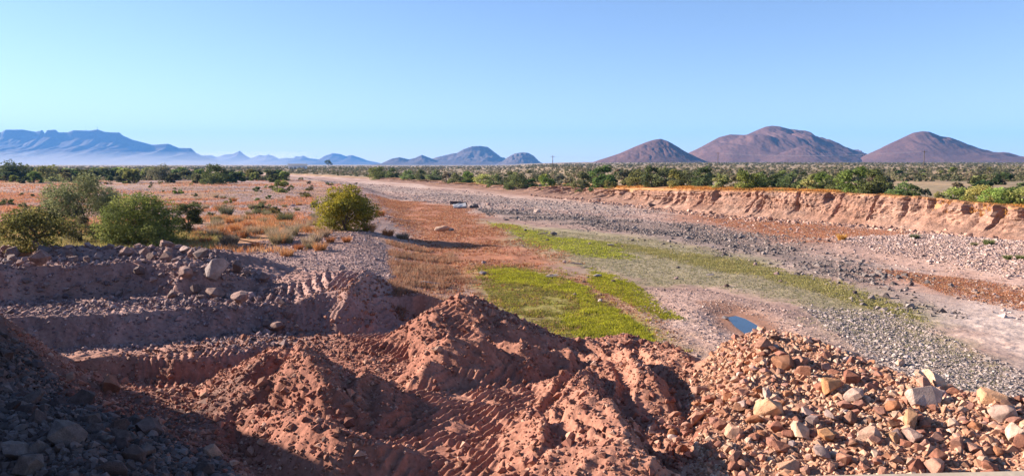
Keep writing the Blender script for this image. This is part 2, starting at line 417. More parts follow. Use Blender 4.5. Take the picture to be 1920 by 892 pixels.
def lookup(px_, py_, A):
    """bilinear sample of a terrain grid at world points"""
    px_ = np.asarray(px_, np.float64); py_ = np.asarray(py_, np.float64)
    t = px_ / py_
    i = np.clip(np.searchsorted(YS, py_) - 1, 0, R - 2); j = np.clip(np.searchsorted(TS, t) - 1, 0, C - 2)
    fi = np.clip((py_ - YS[i]) / (YS[i + 1] - YS[i]), 0, 1); fj = np.clip((t - TS[j]) / (TS[j + 1] - TS[j]), 0, 1)
    return (A[i, j] * (1 - fi) + A[i + 1, j] * fi) * (1 - fj) + (A[i, j + 1] * (1 - fi) + A[i + 1, j + 1] * fi) * fj
def gz(px_, py_): return lookup(px_, py_, Z)

_ray = np.geomspace(6, 6000, 4000)
def G(px, py):
    """where the sight line of photo pixel (px, py) meets the terrain"""
    dx = (px - 960) / FPX; dy = (446 - py) / FPX
    d1 = math.cos(PITCH) + dy * math.sin(PITCH); d2 = -math.sin(PITCH) + dy * math.cos(PITCH)
    t = _ray / d1
    hit = np.nonzero(gz(dx * t, _ray) >= HC + d2 * t)[0]
    i = hit[0] if len(hit) else len(_ray) - 1
    return np.array([dx * t[i], _ray[i], float(gz(dx * t[i], _ray[i]))])

# --- ground colours (plain material colours of soil, herbs and stones)
A = {}
def zone(name, pts, soft, wobm=1.0, z=0.0):
    q = [P(a, b, z) for a, b in pts]
    xs = [p[0] for p in q]; ys = [p[1] for p in q]
    r0, r1 = np.searchsorted(YS, min(ys) - 12), np.searchsorted(YS, max(ys) + 12)
    m = np.zeros_like(Z)
    gx, gy = GX[r0:r1], GY[r0:r1]
    d = polysd(gx, gy, q) + wobm * (2.2 * fbm(gx, gy, 6.0, 4, len(A) * 7 + 100) + 1.0 * fbm(gx, gy, 0.8, 2, len(A) * 7 + 105))
    m[r0:r1] = sstep(-soft * 1.9, soft * 1.9, d)
    A[name] = m
    return m
n_big = fbm(GX, GY, 22, 4, 201); n_mid = fbm(GX, GY, 3.2, 4, 203); n_fin = np.zeros_like(Z)
n_fin[:fr2] = fbm(GX[:fr2], GY[:fr2], 0.35, 3, 205)
n_fin[fr2:] = fbm(GX[fr2:], GY[fr2:], 1.2, 3, 207)
# long streaks that follow the river
st = fbm(GX * 0.9 + GY * 0.44, (GY * 0.9 - GX * 0.44) * 0.16, 3.0, 4, 209)
C_PEB = np.array([0.45, 0.29, 0.225]); C_GREY = np.array([0.31, 0.225, 0.185]); C_RUST = np.array([0.36, 0.145, 0.075]); C_SOIL = np.array([0.30, 0.125, 0.083])
C_SOILT = np.array([0.40, 0.205, 0.14]); C_GRN = np.array([0.27, 0.22, 0.06]); C_DULL = np.array([0.29, 0.245, 0.14]); C_WHITE = np.array([0.52, 0.40, 0.335])
C_ORNG = np.array([0.40, 0.19, 0.075]); C_PINK = np.array([0.33, 0.208, 0.172]); C_PURP = np.array([0.26, 0.175, 0.16]); C_SCRUB = np.array([0.29, 0.215, 0.13]); C_RED = np.array([0.36, 0.15, 0.08])
col = np.empty((R, C, 3), np.float32); col[:] = C_PEB
def paint(m, c, f=1.0):
    k = (np.clip(m * f, 0, 1))[..., None]; col[:] = col * (1 - k) + np.asarray(c, np.float32) * k
paint(sstep(0.0, 0.5, st), C_PEB * np.array([0.86, 0.84, 0.84]), 0.8)
paint(sstep(0.05, 0.5, n_mid), C_WHITE * 0.85, 0.4)
paint(sstep(0.12, 0.35, st + 0.3 * n_mid), C_PEB * np.array([0.62, 0.60, 0.62]), 0.7)
paint(sstep(-0.12, -0.40, st), C_WHITE, 0.5)
# left plain: pinkish gravel flats with orange dry grass
pl = sstep(-3, 3, dl) * (1 - rr)
paint(pl, C_PINK)
paint(pl * sstep(-0.05, 0.35, n_big - 0.08 + 0.5 * st + 0.3 * n_mid), C_ORNG, 0.72)
paint(pl * sstep(0.15, 0.4, fbm(GX, GY, 5, 3, 215)), C_PURP * 1.25, 0.6)
paint(zone("orange_left", [(390, 410), (470, 400), (570, 410), (600, 440), (560, 470), (430, 475), (360, 460)], 4, 1.5, 1.0), C_ORNG, 0.8)
paint(zone("orange_far", [(0, 385), (80, 375), (110, 400), (60, 440), (0, 445), (-80, 430)], 5, 2, 1.0), C_ORNG * np.array([1, .85, .95]), 0.8)
# right plain: scrub
paint(rr, C_SCRUB)
paint(rr * sstep(-0.1, 0.4, n_big), C_SCRUB * np.array([1.45, 1.3, 1.2]), 0.7)
paint(rr * sstep(14, 3, dr), C_ORNG, 0.9)
paint(sstep(-9, -1, dr + wob * .5) * (1 - rr) * sstep(-20, 5, GX), np.array([0.38, 0.23, 0.165]), 0.9)
far = sstep(350, 900, GY) * (1 - rr)
paint(far, C_SCRUB, 0.8)
# bed zones
paint(zone("grey_band", [(880, 392), (1000, 396), (1150, 408), (1330, 425), (1500, 460), (1700, 530), (1800, 585), (1760, 600), (1640, 560), (1480, 497), (1300, 458), (1120, 428), (960, 408)], 2.0), C_GREY * 0.78)
paint(zone("grey_far", [(560, 336), (700, 347), (860, 362), (1000, 376), (1180, 392), (1150, 402), (960, 386), (800, 366), (650, 350), (545, 340)], 3.0), C_GREY * 1.15)
paint(zone("rust_right", [(1270, 396), (1400, 404), (1500, 416), (1620, 432), (1760, 440), (1640, 448), (1500, 450), (1560, 462), (1480, 455), (1380, 430), (1270, 412)], 1.6), C_RED)
paint(zone("rust_right2", [(1640, 505), (1800, 520), (1920, 540), (2200, 600), (2200, 650), (1930, 590), (1780, 548), (1660, 530)], 1.6), C_RED * 1.1, 0.6)
paint(zone("salt", [(1560, 545), (1680, 590), (1800, 590), (1850, 570), (1960, 600), (2300, 690), (2300, 860), (1960, 700), (1840, 625), (1740, 612), (1640, 580)], 1.2), C_WHITE, 0.95)
paint(zone("salt_line", [(1230, 455), (1380, 482), (1560, 535), (1700, 595), (1660, 590), (1520, 535), (1360, 492), (1220, 463)], 0.7, .5), C_WHITE, 0.7)
paint(zone("rust", [(690, 372), (780, 378), (870, 388), (915, 412), (1010, 455), (1075, 490), (1040, 512), (930, 505), (900, 545), (880, 580), (780, 600), (740, 560), (745, 520), (730, 480), (770, 460), (790, 440), (740, 420), (710, 395)], 1.2), C_RUST, 0.95)
paint(zone("rust_mid", [(1000, 520), (1120, 520), (1200, 560), (1290, 620), (1240, 640), (1130, 590), (1050, 545)], 1.0), C_RUST * 0.9 + C_PEB * .2, 0.7)
paint(zone("dull_main", [(905, 412), (1020, 425), (1180, 440), (1300, 460), (1450, 490), (1600, 535), (1720, 585), (1800, 640), (1960, 740), (1900, 800), (1650, 660), (1500, 570), (1350, 540), (1200, 540), (1100, 505), (1000, 470), (930, 435)], 1.0), C_DULL, 0.85)
paint(zone("pebble_slope", [(1180, 545), (1340, 545), (1500, 590), (1650, 680), (1800, 760), (1700, 780), (1300, 680), (1230, 620)], 1.0), C_PEB * 1.0, 0.7)
paint(zone("grey_near", [(1480, 575), (1640, 590), (1780, 650), (1930, 730), (2300, 850), (2300, 960), (1900, 800), (1650, 680)], 1.2), C_GREY * 0.95, 0.75)
paint(zone("lime_far", [(910, 415), (980, 425), (1040, 445), (1100, 452), (1160, 460), (1180, 485), (1110, 482), (1040, 470), (960, 440)], 0.7, .7), C_GRN, 0.8)
paint(zone("lime_band", [(1090, 450), (1220, 462), (1330, 480), (1440, 498), (1560, 530), (1680, 575), (1740, 605), (1600, 565), (1450, 520), (1300, 495), (1180, 470)], 0.7, .7), C_GRN * np.array([1.1, 1.0, 1.3]), 0.65)
paint(zone("green_halo", [(895, 500), (960, 498), (1070, 518), (1125, 555), (1205, 600), (1250, 655), (1100, 660), (1000, 630), (925, 590), (885, 545)], 1.1, 1.3), np.array([0.27, 0.20, 0.08]), 0.75)
paint(zone("lime_near", [(905, 505), (960, 505), (1060, 525), (1110, 560), (1190, 605), (1235, 650), (1100, 650), (1000, 620), (930, 585), (895, 545)], 0.5, .6), C_GRN, 0.95)
paint(A["lime_near"] * sstep(0.0, 0.45, fbm(GX, GY, 1.4, 4, 655)), np.array([0.20, 0.125, 0.06]), 0.8)
paint(A["lime_near"] * sstep(0.1, 0.5, fbm(GX, GY, 3.0, 3, 657)), np.array([0.27, 0.26, 0.03]), 0.7)
zone("lime_hot", [(1085, 548), (1120, 572), (1170, 600), (1225, 640), (1180, 648), (1100, 636), (1060, 610), (1080, 580)], 0.35, .5)
zone("lime_rim", [(915, 508), (960, 508), (1050, 524), (1100, 540), (1080, 552), (1000, 536), (930, 530)], 0.3, .4)
paint(A["lime_hot"] + A["lime_rim"], np.array([0.30, 0.28, 0.03]), 0.8)
paint(zone("lime_mid", [(1110, 505), (1170, 530), (1240, 575), (1275, 600), (1240, 600), (1160, 565), (1110, 530)], 0.4, .4), C_GRN * 0.95, 0.9)
paint(zone("wet", [(1285, 565), (1350, 562), (1420, 575), (1475, 612), (1460, 645), (1400, 640), (1340, 606)], 0.35, .5), np.array([0.24, 0.115, 0.07]), 0.85)
paint(zone("gravel_left", [(470, 462), (540, 445), (600, 430), (690, 440), (735, 470), (740, 540), (700, 560), (660, 515), (560, 500)], 1.5, 1, 1.0), C_PURP * np.array([1.45, 1.35, 1.25]), 0.8)
# worked soil: deep red, tan where it dries, purplish on the old left benches
paint(WK, C_SOIL)
paint(WK * sstep(-0.1, 0.5, n_mid + 0.3 * n_fin), C_SOILT, 0.55)
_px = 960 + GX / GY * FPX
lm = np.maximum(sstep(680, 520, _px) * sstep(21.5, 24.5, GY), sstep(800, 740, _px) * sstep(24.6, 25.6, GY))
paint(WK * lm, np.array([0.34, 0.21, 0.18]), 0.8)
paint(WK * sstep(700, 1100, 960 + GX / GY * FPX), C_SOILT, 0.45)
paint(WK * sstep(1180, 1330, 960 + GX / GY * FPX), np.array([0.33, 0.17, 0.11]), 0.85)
paint(WK * sstep(-5.5, -8.5, GX) * sstep(21, 19, GY), np.array([0.10, 0.07, 0.06]), 0.85)  # soil colour darkened at lower left to deepen the shade there
col *= (1 + 0.22 * n_mid + 0.25 * n_fin)[..., None]
np.clip(col, 0.01, 0.8, out=col)

idx = np.arange(R * C, dtype=np.int32).reshape(R, C)
F = np.stack([idx[:-1, :-1], idx[:-1, 1:], idx[1:, 1:], idx[1:, :-1]], -1).reshape(-1, 4)
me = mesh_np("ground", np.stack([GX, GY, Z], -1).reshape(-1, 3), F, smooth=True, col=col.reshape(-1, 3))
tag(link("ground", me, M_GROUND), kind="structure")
del F, me

# ------------------------------------------------------------------ right river bank: eroded earth wall
def build_bank():
    xs = np.concatenate([np.arange(-58, 5, 0.30), np.arange(5, 62, 0.075)])
    yb = bank_y(xs); c = bank_c(xs); zt = bank_top(xs)
    s = np.sqrt(1 - c ** 2)
    nxn, nyn = s, c                                          # direction into the bank (right and away)
    # profile: (offset into the bank, share of the height)
    prof = [(-1.6, -0.12), (-1.0, 0.02), (-0.4, 0.12), (0.1, 0.22), (0.5, 0.31), (0.8, 0.40), (0.98, 0.48), (1.08, 0.56), (1.16, 0.64), (1.22, 0.72), (1.27, 0.80), (1.32, 0.87), (1.38, 0.93),
            (1.46, 0.98), (1.62, 1.01), (2.0, 1.015), (2.6, 1.01), (3.3, 0.98), (4.2, 0.90)]
    o = np.array([p[0] for p in prof]); h = np.array([p[1] for p in prof])
    hh = np.interp(np.linspace(0, 1, 64), np.linspace(0, 1, len(h)), h); oo = np.interp(np.linspace(0, 1, 64), np.linspace(0, 1, len(o)), o)
    n = len(xs); K = len(hh); arc = np.cumsum(np.hypot(np.gradient(xs), np.gradient(yb)))
    AR, HH = np.meshgrid(arc, hh, indexing='ij'); OO = np.repeat(oo[None], n, 0) * 1.0; GN = gentle(xs)[:, None]
    zz = zt[:, None]
    face = sstep(0.05, 0.35, HH) * sstep(4.0, 2.0, OO)
    flute = fbm(AR, HH * 0.7 + AR * 0.05, 1.3, 3, 301)
    butt = fbm(AR, HH * 0.3, 6.0, 3, 305)
    ledge = fbm(AR * 0.15, HH * 3.4, 0.5, 3, 309)
    off = OO + face * (0.25 * flute + 0.8 * butt + 0.35 * ledge + 0.2 * np.abs(fbm(AR * .8, HH * 2.6, 0.9, 4, 341)) + 0.8 * sstep(0.12, 0.0, np.abs(fbm(AR + HH * .4, HH * .5, 2.6, 3, 343)))) * np.clip(zz / 3, 0.3, 1)
    notch = sstep(0.28, 0.42, fbm(AR, HH * 0 + 3, 3.5, 2, 311)) * sstep(0.45, 0.8, HH) * sstep(3, 1.8, OO)
    off += 0.9 * notch + face * (0.12 * fbm(AR, HH * 3.2, 0.35, 3, 345) + 0.45 * np.round(fbm(AR * .45, HH * 3.0, 1.1, 3, 347) * 3.5) / 3.5 + 0.18 * np.round(fbm(AR, HH * 4.5, 0.5, 2, 349) * 3) / 3)
    talus = sstep(0.5, 0.0, HH)
    off -= talus * 0.7 * np.abs(fbm(AR, HH * 2, 2.2, 3, 315))
    gnd = gz(xs, yb - 1.0)[:, None] * 0 + 0.15
    hz = gnd + (zz - gnd) * HH + 0.07 * fbm(AR, HH * 3, 0.5, 2, 317) * face + 0.04
    off = off * GN
    X = xs[:, None] + nxn[:, None] * off; Y = yb[:, None] + nyn[:, None] * off
    cb = np.array([0.29, 0.170, 0.125]); c2 = np.array([0.21, 0.105, 0.070]); c3 = np.array([0.33, 0.222, 0.175])
    k1 = sstep(0, 0.6, fbm(AR * 0.3, HH * 4, 1.0, 3, 321))[..., None]; k2 = sstep(0.1, 0.6, fbm(AR, HH * 3, 3.0, 3, 325))[..., None]
    cc = cb * (1 - k1 * .5) + c3 * k1 * .5; cc = cc * (1 - k2 * .45) + c2 * k2 * .45
    lip = (sstep(0.93, 1.0, HH) * sstep(0.8, 1.3, OO))[..., None]
    cc = cc * (1 - lip * 0.8) + C_ORNG * lip * 0.8
    cc = cc * (1 + 0.35 * fbm(AR, HH * 3, 0.5, 3, 331) + 0.25 * fbm(AR * .12, HH * 3.4, .35, 2, 333))[..., None]
    idx = np.arange(n * K).reshape(n, K)
    F = np.stack([idx[:-1, :-1], idx[1:, :-1], idx[1:, 1:], idx[:-1, 1:]], -1).reshape(-1, 4)
    me = mesh_np("river_bank", np.stack([X, Y, hz], -1).reshape(-1, 3), F, False, cc.reshape(-1, 3))
    tag(link("river_bank", me, M_CLIFF), kind="structure")
build_bank()

# ------------------------------------------------------------------ water in the puddle
def build_puddle():
    m, nt, b = new_mat("puddle_water")
    b.inputs["Base Color"].default_value = (0.02, 0.03, 0.045, 1); b.inputs["Roughness"].default_value = 0.04
    b.inputs["Specular IOR Level"].default_value = 0.6
    c = np.mean(PUD, 0); n = 40; V = [(c[0], c[1], -0.12)]
    for i in range(n):
        a = i / n * 2 * math.pi
        V.append((c[0] + 2.6 * math.cos(a), c[1] + 2.6 * math.sin(a), -0.12))
    F = [(0, i + 1, (i + 1) % n + 1) for i in range(n)]
    tag(link("water", mesh_np("water", V, F), m), kind="structure")
build_puddle()

# ------------------------------------------------------------------ mountains and hills
def mat_hill(name, c, c2, scale):
    m, nt, b = new_mat(name)
    f, r = noise_ramp(nt, scale, c, c2, 8, rough=0.7)
    tc = nt.nodes.new("ShaderNodeTexCoord"); v = nt.nodes.new("ShaderNodeTexVoronoi"); v.inputs["Scale"].default_value = scale * 9
    nt.links.new(tc.outputs["Object"], v.inputs["Vector"])
    rp = nt.nodes.new("ShaderNodeValToRGB"); rp.color_ramp.elements[0].position = 0.12; rp.color_ramp.elements[1].position = 0.34
    rp.color_ramp.elements[0].color = (0.42, 0.44, 0.38, 1); rp.color_ramp.elements[1].color = (1.08, 1.06, 1.05, 1)
    nt.links.new(v.outputs["Distance"], rp.inputs["Fac"])
    nt.links.new(mixmul(nt, r, rp.outputs[0]), b.inputs["Base Color"])
    bump(nt, b, f, 6.0, 0.5)
    return m
M_HILL = mat_hill("hill_slope", (0.078, 0.042, 0.038), (0.138, 0.074, 0.063), 0.012)
M_MTN = mat_hill("far_slope", (0.06, 0.045, 0.045), (0.13, 0.095, 0.085), 0.004)

def hill(name, sil, D, depth, mat, cone=True, seed=0, gul=0.16, nx=300, ny=130):
    X0 = np.array([(p[0] - 960) / FPX * D for p in sil]); H0 = np.array([HC + (308 - p[1]) * D / FPX for p in sil])
    H0[0] = H0[-1] = 0
    ip = int(np.argmax(H0)); xp = X0[ip]
    w = X0[-1] - X0[0]
    ys = np.linspace(-1, 1, ny); ys = np.sign(ys) * np.abs(ys) ** 1.3 * depth
    xs = np.linspace(X0[0] - w * 0.04, X0[-1] + w * 0.04, nx)
    X, Y = np.meshgrid(xs, ys, indexing='ij')
    wx = (0.05 * w if cone else 0.06 * depth) * fbm(X, Y, w * 0.22 if cone else depth * .3, 3, seed) * np.clip(np.abs(Y) / (depth * 0.4), 0, 1)
    if cone:
        kx = np.maximum(X0[-1] - xp, xp - X0[0]) / depth
        r = np.hypot(X + wx - xp, Y * kx * 0.9)
        u = 0.5 + 0.5 * (X - xp) / (r + 1e-6)
        u = u * u * (3 - 2 * u)
        H = u * np.interp(xp + r, X0, H0, right=0) + (1 - u) * np.interp(xp - r, X0, H0, left=0)
    else:
        g = np.clip(1 - np.abs(Y) / depth, 0, 1) ** 1.25 * (1 - 0.16 * sstep(0.0, 0.05, np.abs(Y) / depth))
        H = np.interp(X + wx, X0, H0) * g
    sc = w * 0.10 if cone else depth * 0.25
    rg = np.abs(fbm(X * 1.0, Y * 0.35, sc, 5, seed + 9, 0.55))
    v = np.clip(np.abs(Y) / (depth * 0.15), 0, 1)
    H = H * np.minimum(1, 1 - gul * 1.6 * (0.62 - rg) * v) + H.max() * 0.012 * fbm(X, Y, sc * 0.3, 4, seed + 20) * v
    H = H - 6 * (H < 1.0)
    yo = D - 0.0
    n, k = X.shape; idx = np.arange(n * k).reshape(n, k)
    F = np.stack([idx[:-1, :-1], idx[1:, :-1], idx[1:, 1:], idx[:-1, 1:]], -1).reshape(-1, 4)
    me = mesh_np(name, np.stack([X, Y + yo, H], -1).reshape(-1, 3), F, True)
    tag(link(name, me, mat), kind="structure")

DH = 2600
hill("hill", [(1085, 312), (1100, 308), (1130, 298), (1160, 288), (1190, 275), (1210, 267), (1225, 262.5), (1237, 261), (1250, 266), (1270, 277), (1290, 289), (1310, 298), (1340, 310)], DH, 330, M_HILL, True, 401, .12)
hill("hill", [(1245, 312), (1265, 303), (1290, 287), (1310, 277), (1345, 258), (1365, 253), (1395, 254), (1415, 245), (1430, 239), (1442, 237), (1455, 238), (1475, 243), (1490, 244.5), (1505, 249), (1530, 262),
              (1560, 276), (1590, 286), (1610, 295), (1640, 312)], DH * 1.22, 520, M_HILL, True, 421, .15)
hill("hill", [(1390, 312), (1430, 300), (1465, 287), (1490, 277), (1510, 272), (1530, 278), (1560, 291), (1600, 304), (1630, 312)], DH * 1.05, 230, M_HILL, True, 431, .12)
hill("hill", [(1545, 305), (1575, 286), (1590, 281), (1605, 281), (1616, 289), (1650, 308)], DH * 1.6, 300, M_HILL, True, 441)
hill("hill", [(1575, 312), (1605, 300), (1620, 292), (1650, 277), (1680, 262), (1705, 250), (1722, 247), (1735, 248), (1755, 256), (1770, 258), (1790, 266), (1815, 277), (1835, 284), (1860, 286), (1880, 292),
              (1900, 294), (1930, 299), (2000, 312)], DH * 1.05, 430, M_HILL, True, 451, .12)
hill("hill", [(1840, 310), (1900, 296), (1935, 292), (2000, 296), (2100, 310)], DH * 1.5, 400, M_HILL, True, 461)
DC = 6200
hill("mountain", [(700, 312), (715, 307), (735, 298), (750, 295), (768, 299), (780, 296), (792, 290.5), (806, 296), (830, 305), (850, 312)], DC * 0.95, 500, M_MTN, False, 471, .25)
hill("mountain", [(770, 312), (800, 302), (820, 295), (850, 288), (858, 287), (870, 280), (885, 275), (900, 274), (915, 276), (924, 283), (940, 295), (946, 296), (960, 312)], DC, 900, M_MTN, False, 481, .4)
hill("mountain", [(925, 312), (942, 303), (952, 295), (965, 288), (980, 286), (990, 287), (1000, 292), (1010, 302), (1022, 312)], DC * 0.9, 500, M_MTN, True, 491, .2)
hill("mountain_range", [(-900, 300), (-700, 270), (-400, 258), (-200, 252), (-60, 250), (0, 248), (12, 249), (20, 244), (52, 244), (75, 248), (88, 245), (92, 252), (97, 245), (112, 244), (117, 249), (135, 249), (146, 245),
                        (175, 246), (190, 243.5), (203, 248), (215, 249), (230, 249), (237, 255), (255, 263), (275, 268), (290, 272), (300, 271.5), (320, 270), (340, 278), (362, 278), (368, 284), (378, 293), (410, 300), (450, 312)],
     9000, 1700, M_MTN, False, 501, .25, 1100, 140)
hill("mountain_range", [(330, 312), (378, 292), (400, 291), (410, 295), (425, 290), (440, 289), (449, 285), (453, 283), (462, 291), (473, 297), (490, 291), (500, 292), (506, 290), (517, 293), (525, 298), (540, 296),
                        (552, 297), (557, 293), (565, 294), (571, 292), (582, 297), (600, 299), (612, 292), (626, 287.5), (640, 289), (650, 293), (662, 291), (680, 297), (690, 301), (705, 304), (725, 312)],
     11000, 1300, M_MTN, False, 521, .2, 800, 100)

# ------------------------------------------------------------------ air
def haze_box(name, x0, x1, y0, y1, z0, z1, dens, colr, aniso=0.0):
    m = bpy.data.materials.new(name); m.use_nodes = True; nt = m.node_tree
    nt.nodes.remove(nt.nodes["Principled BSDF"])
    v = nt.nodes.new("ShaderNodeVolumePrincipled"); v.inputs["Density"].default_value = dens
    v.inputs["Color"].default_value = (*colr, 1); v.inputs["Anisotropy"].default_value = aniso
    nt.links.new(v.outputs[0], nt.nodes["Material Output"].inputs["Volume"])
    V = [(a, b, c) for a in (x0, x1) for b in (y0, y1) for c in (z0, z1)]
    F = [(0, 1, 3, 2), (4, 6, 7, 5), (0, 4, 5, 1), (2, 3, 7, 6), (0, 2, 6, 4), (1, 5, 7, 3)]
    o = link(name, mesh_np(name, V, F), m); tag(o, kind="stuff")
    return o
haze_box("haze", -66000, 66000, -3000, 17500, -12, 760, 6.0e-5, (0.15, 0.44, 1.0), 0.0)
def mist():
    m = bpy.data.materials.new("mist"); m.use_nodes = True; nt = m.node_tree
    nt.nodes.remove(nt.nodes["Principled BSDF"])
    v = nt.nodes.new("ShaderNodeVolumePrincipled"); v.inputs["Density"].default_value = 2.2e-4; v.inputs["Color"].default_value = (0.85, 0.88, 0.95, 1)
    nt.links.new(v.outputs[0], nt.nodes["Material Output"].inputs["Volume"])
    prof = [(4600, 16), (6200, 115), (6400, 115), (6400, -8), (4600, -8)]
    V = [(x_, y_, z_) for x_ in (-9500, -1700) for y_, z_ in prof]; n = len(prof)
    F = [tuple(range(n)), tuple(range(2 * n - 1, n - 1, -1))] + [(i, i + n, (i + 1) % n + n, (i + 1) % n) for i in range(n)]
    me = bpy.data.meshes.new("mist"); me.from_pydata(V, [], F); me.update()
    bm = bmesh.new(); bm.from_mesh(me); bmesh.ops.recalc_face_normals(bm, faces=bm.faces); bm.to_mesh(me); bm.free()
    tag(link("mist", me, m), kind="stuff")
mist()
#OBJECTS
# ------------------------------------------------------------------ loose stones, herbs and grass (nobody could count them)
def rand_in(poly, n, z=0.0, rng=RNG):
    """n random world points inside a photo-pixel polygon laid on height z, even over the ground"""
    q = [P(a, b, z) for a, b in poly]
    xs = [p[0] for p in q]; ys = [p[1] for p in q]
    out = np.zeros((0, 2))
    while len(out) < n:
        c = np.stack([rng.uniform(min(xs), max(xs), n * 3), rng.uniform(min(ys), max(ys), n * 3)], -1)
        c = c[polysd(c[:, 0], c[:, 1], q) > 0]
        out = np.concatenate([out, c])
    return out[:n]

def stones_stuff(name, pts, size, cols, flat=0.7, jit=0.25, sink=0.25):
    """many little angular stones as one mesh"""
    pts_ok = polysd(pts[:, 0], pts[:, 1], PUD) < -0.35
    pts = pts[pts_ok]; size = size[pts_ok]
    n = len(pts); z = gz(pts[:, 0], pts[:, 1])
    base = np.array([(1, 0, 0), (-0.5, .87, 0), (-.5, -.87, 0), (0.35, 0.3, 0.8), (-0.45, 0.1, 0.7), (0.1, -0.4, 0.75), (0.1, 0, -0.7)], float)
    f = np.array([(0, 1, 3), (1, 4, 3), (1, 2, 4), (2, 5, 4), (2, 0, 5), (0, 3, 5), (3, 4, 5), (1, 0, 6), (2, 1, 6), (0, 2, 6)])
    v = base[None] * (1 + RNG.uniform(-0.35, 0.35, (n, 7, 3)))
    v[:, :, 2] *= flat
    a = RNG.uniform(0, 2 * math.pi, n); ca, sa = np.cos(a)[:, None], np.sin(a)[:, None]
    sx = (size * RNG.uniform(0.7, 1.3, n))[:, None]
    x_ = v[:, :, 0] * sx * ca - v[:, :, 1] * sx * sa; y_ = v[:, :, 0] * sx * sa + v[:, :, 1] * sx * ca
    V = np.stack([x_ + pts[:, 0:1], y_ + pts[:, 1:2], v[:, :, 2] * sx + z[:, None] + (size * (0.35 - sink))[:, None]], -1).reshape(-1, 3)
    FF = (f[None] + (np.arange(n) * 7)[:, None, None]).reshape(-1, 3)
    c = cols[RNG.integers(0, len(cols), n)] * (1 + RNG.uniform(-jit, jit, (n, 1)))
    me = mesh_np(name, V, FF, False, np.repeat(c, 7, 0))
    return tag(link(name, me, M_GRAVEL), kind="stuff")

def blades(pts, z, rad, hgt, wid, per, cols, lean=0.6, droop=0.0, rng=RNG, jit=0.3):
    """grass: 'per' blades around each point; returns arrays"""
    n = len(pts) * per
    b = np.repeat(pts, per, 0); zz = np.repeat(z, per); R_ = np.repeat(rad, per); H_ = np.repeat(hgt, per); W_ = np.repeat(wid, per)
    a = rng.uniform(0, 2 * math.pi, n); r = np.sqrt(rng.uniform(0, 1, n)) * R_
    bx, by = b[:, 0] + r * np.cos(a), b[:, 1] + r * np.sin(a)
    H_ = H_ * rng.uniform(0.5, 1.1, n)
    la = a + rng.normal(0, 0.8, n); ll = H_ * lean * rng.uniform(0.1, 1, n)
    tx, ty = bx + ll * np.cos(la), by + ll * np.sin(la)
    wa = rng.uniform(0, 2 * math.pi, n); wx, wy = W_ * np.cos(wa) / 2, W_ * np.sin(wa) / 2
    zb = zz - 0.01
    V = np.stack([np.stack([bx - wx, by - wy, zb], -1), np.stack([bx + wx, by + wy, zb], -1), np.stack([tx, ty, zz + H_], -1)], 1).reshape(-1, 3)
    F = np.arange(n * 3).reshape(-1, 3)
    c = np.repeat(cols[rng.integers(0, len(cols), len(pts))], per, 0) * (1 + rng.uniform(-jit, jit, (n, 1)))
    return V, F, np.repeat(c, 3, 0)

def grass_stuff(name, pts, hgt, wid, per, rad, cols, lean=0.6, mat=None):
    n = len(pts)
    o = np.ones(n)
    V, F, c = blades(pts, gz(pts[:, 0], pts[:, 1]), o * rad * RNG.uniform(.6, 1.4, n), o * hgt * RNG.uniform(.5, 1.3, n), o * wid, per, cols, lean)
    return tag(link(name, mesh_np(name, V, F, False, c), mat or M_BLADE), kind="stuff")

def keep(pts, mask, power=1.0):
    return pts[RNG.uniform(0, 1, len(pts)) < np.clip(lookup(pts[:, 0], pts[:, 1], mask), 0, 1) ** power]

def ln(n, mean, sig, lo, hi): return np.clip(np.exp(RNG.normal(math.log(mean), sig, n)), lo, hi)

STC_P = np.array([[0.36, 0.25, 0.215], [0.42, 0.31, 0.27], [0.27, 0.185, 0.16], [0.33, 0.22, 0.17]]); STC_G = np.array([[0.21, 0.17, 0.155], [0.28, 0.225, 0.20], [0.13, 0.105, 0.10], [0.33, 0.265, 0.235]])
# grey gravel bands
p = keep(rand_in([(880, 385), (1150, 398), (1500, 440), (1760, 520), (1830, 600), (1640, 585), (1480, 510), (1300, 470), (1100, 440), (940, 418)], 46000), A["grey_band"] * sstep(-.5, .4, fbm(GX, GY, 5, 3, 651)))
stones_stuff("gravel", p, ln(len(p), 0.055, 0.6, 0.025, 0.26), STC_G * 0.75, 0.8)
p = rand_in([(820, 362), (1000, 374), (1200, 388), (1300, 398), (1100, 408), (930, 398), (850, 385), (730, 372)], 7000)
stones_stuff("gravel", p, ln(len(p), 0.075, 0.5, 0.03, 0.3), STC_G * 1.25, 0.75)
p = keep(rand_in([(1480, 560), (1660, 570), (1800, 640), (1990, 730), (2100, 860), (1900, 830), (1650, 690)], 26000), A["grey_near"], 0.7)
stones_stuff("gravel", p, ln(len(p), 0.028, 0.5, 0.012, 0.11), STC_G * 1.25, 0.7)
p = rand_in([(1180, 540), (1330, 545), (1500, 585), (1650, 670), (1560, 700), (1300, 680), (1230, 640)], 9000)
stones_stuff("gravel", p, ln(len(p), 0.024, 0.5, 0.01, 0.10), STC_P, 0.7)
# pebble bar below the cliff and general riverbed pebbles
p = rand_in([(1560, 452), (1700, 446), (1990, 462), (1990, 540), (1800, 505), (1640, 480)], 16000)
stones_stuff("gravel", p, ln(len(p), 0.05, 0.5, 0.025, 0.2), STC_P * 1.12, 0.75)
p = rand_in([(1000, 395), (1300, 392), (1700, 430), (1990, 470), (1990, 640), (1700, 520), (1300, 440)], 14000)
stones_stuff("gravel", p, ln(len(p), 0.045, 0.55, 0.02, 0.2), STC_P, 0.7)
p = rand_in([(560, 335), (700, 345), (900, 362), (1000, 380), (960, 400), (850, 385), (720, 372), (600, 345)], 7000)
stones_stuff("gravel", p, ln(len(p), 0.08, 0.5, 0.04, 0.3), STC_P, 0.7)
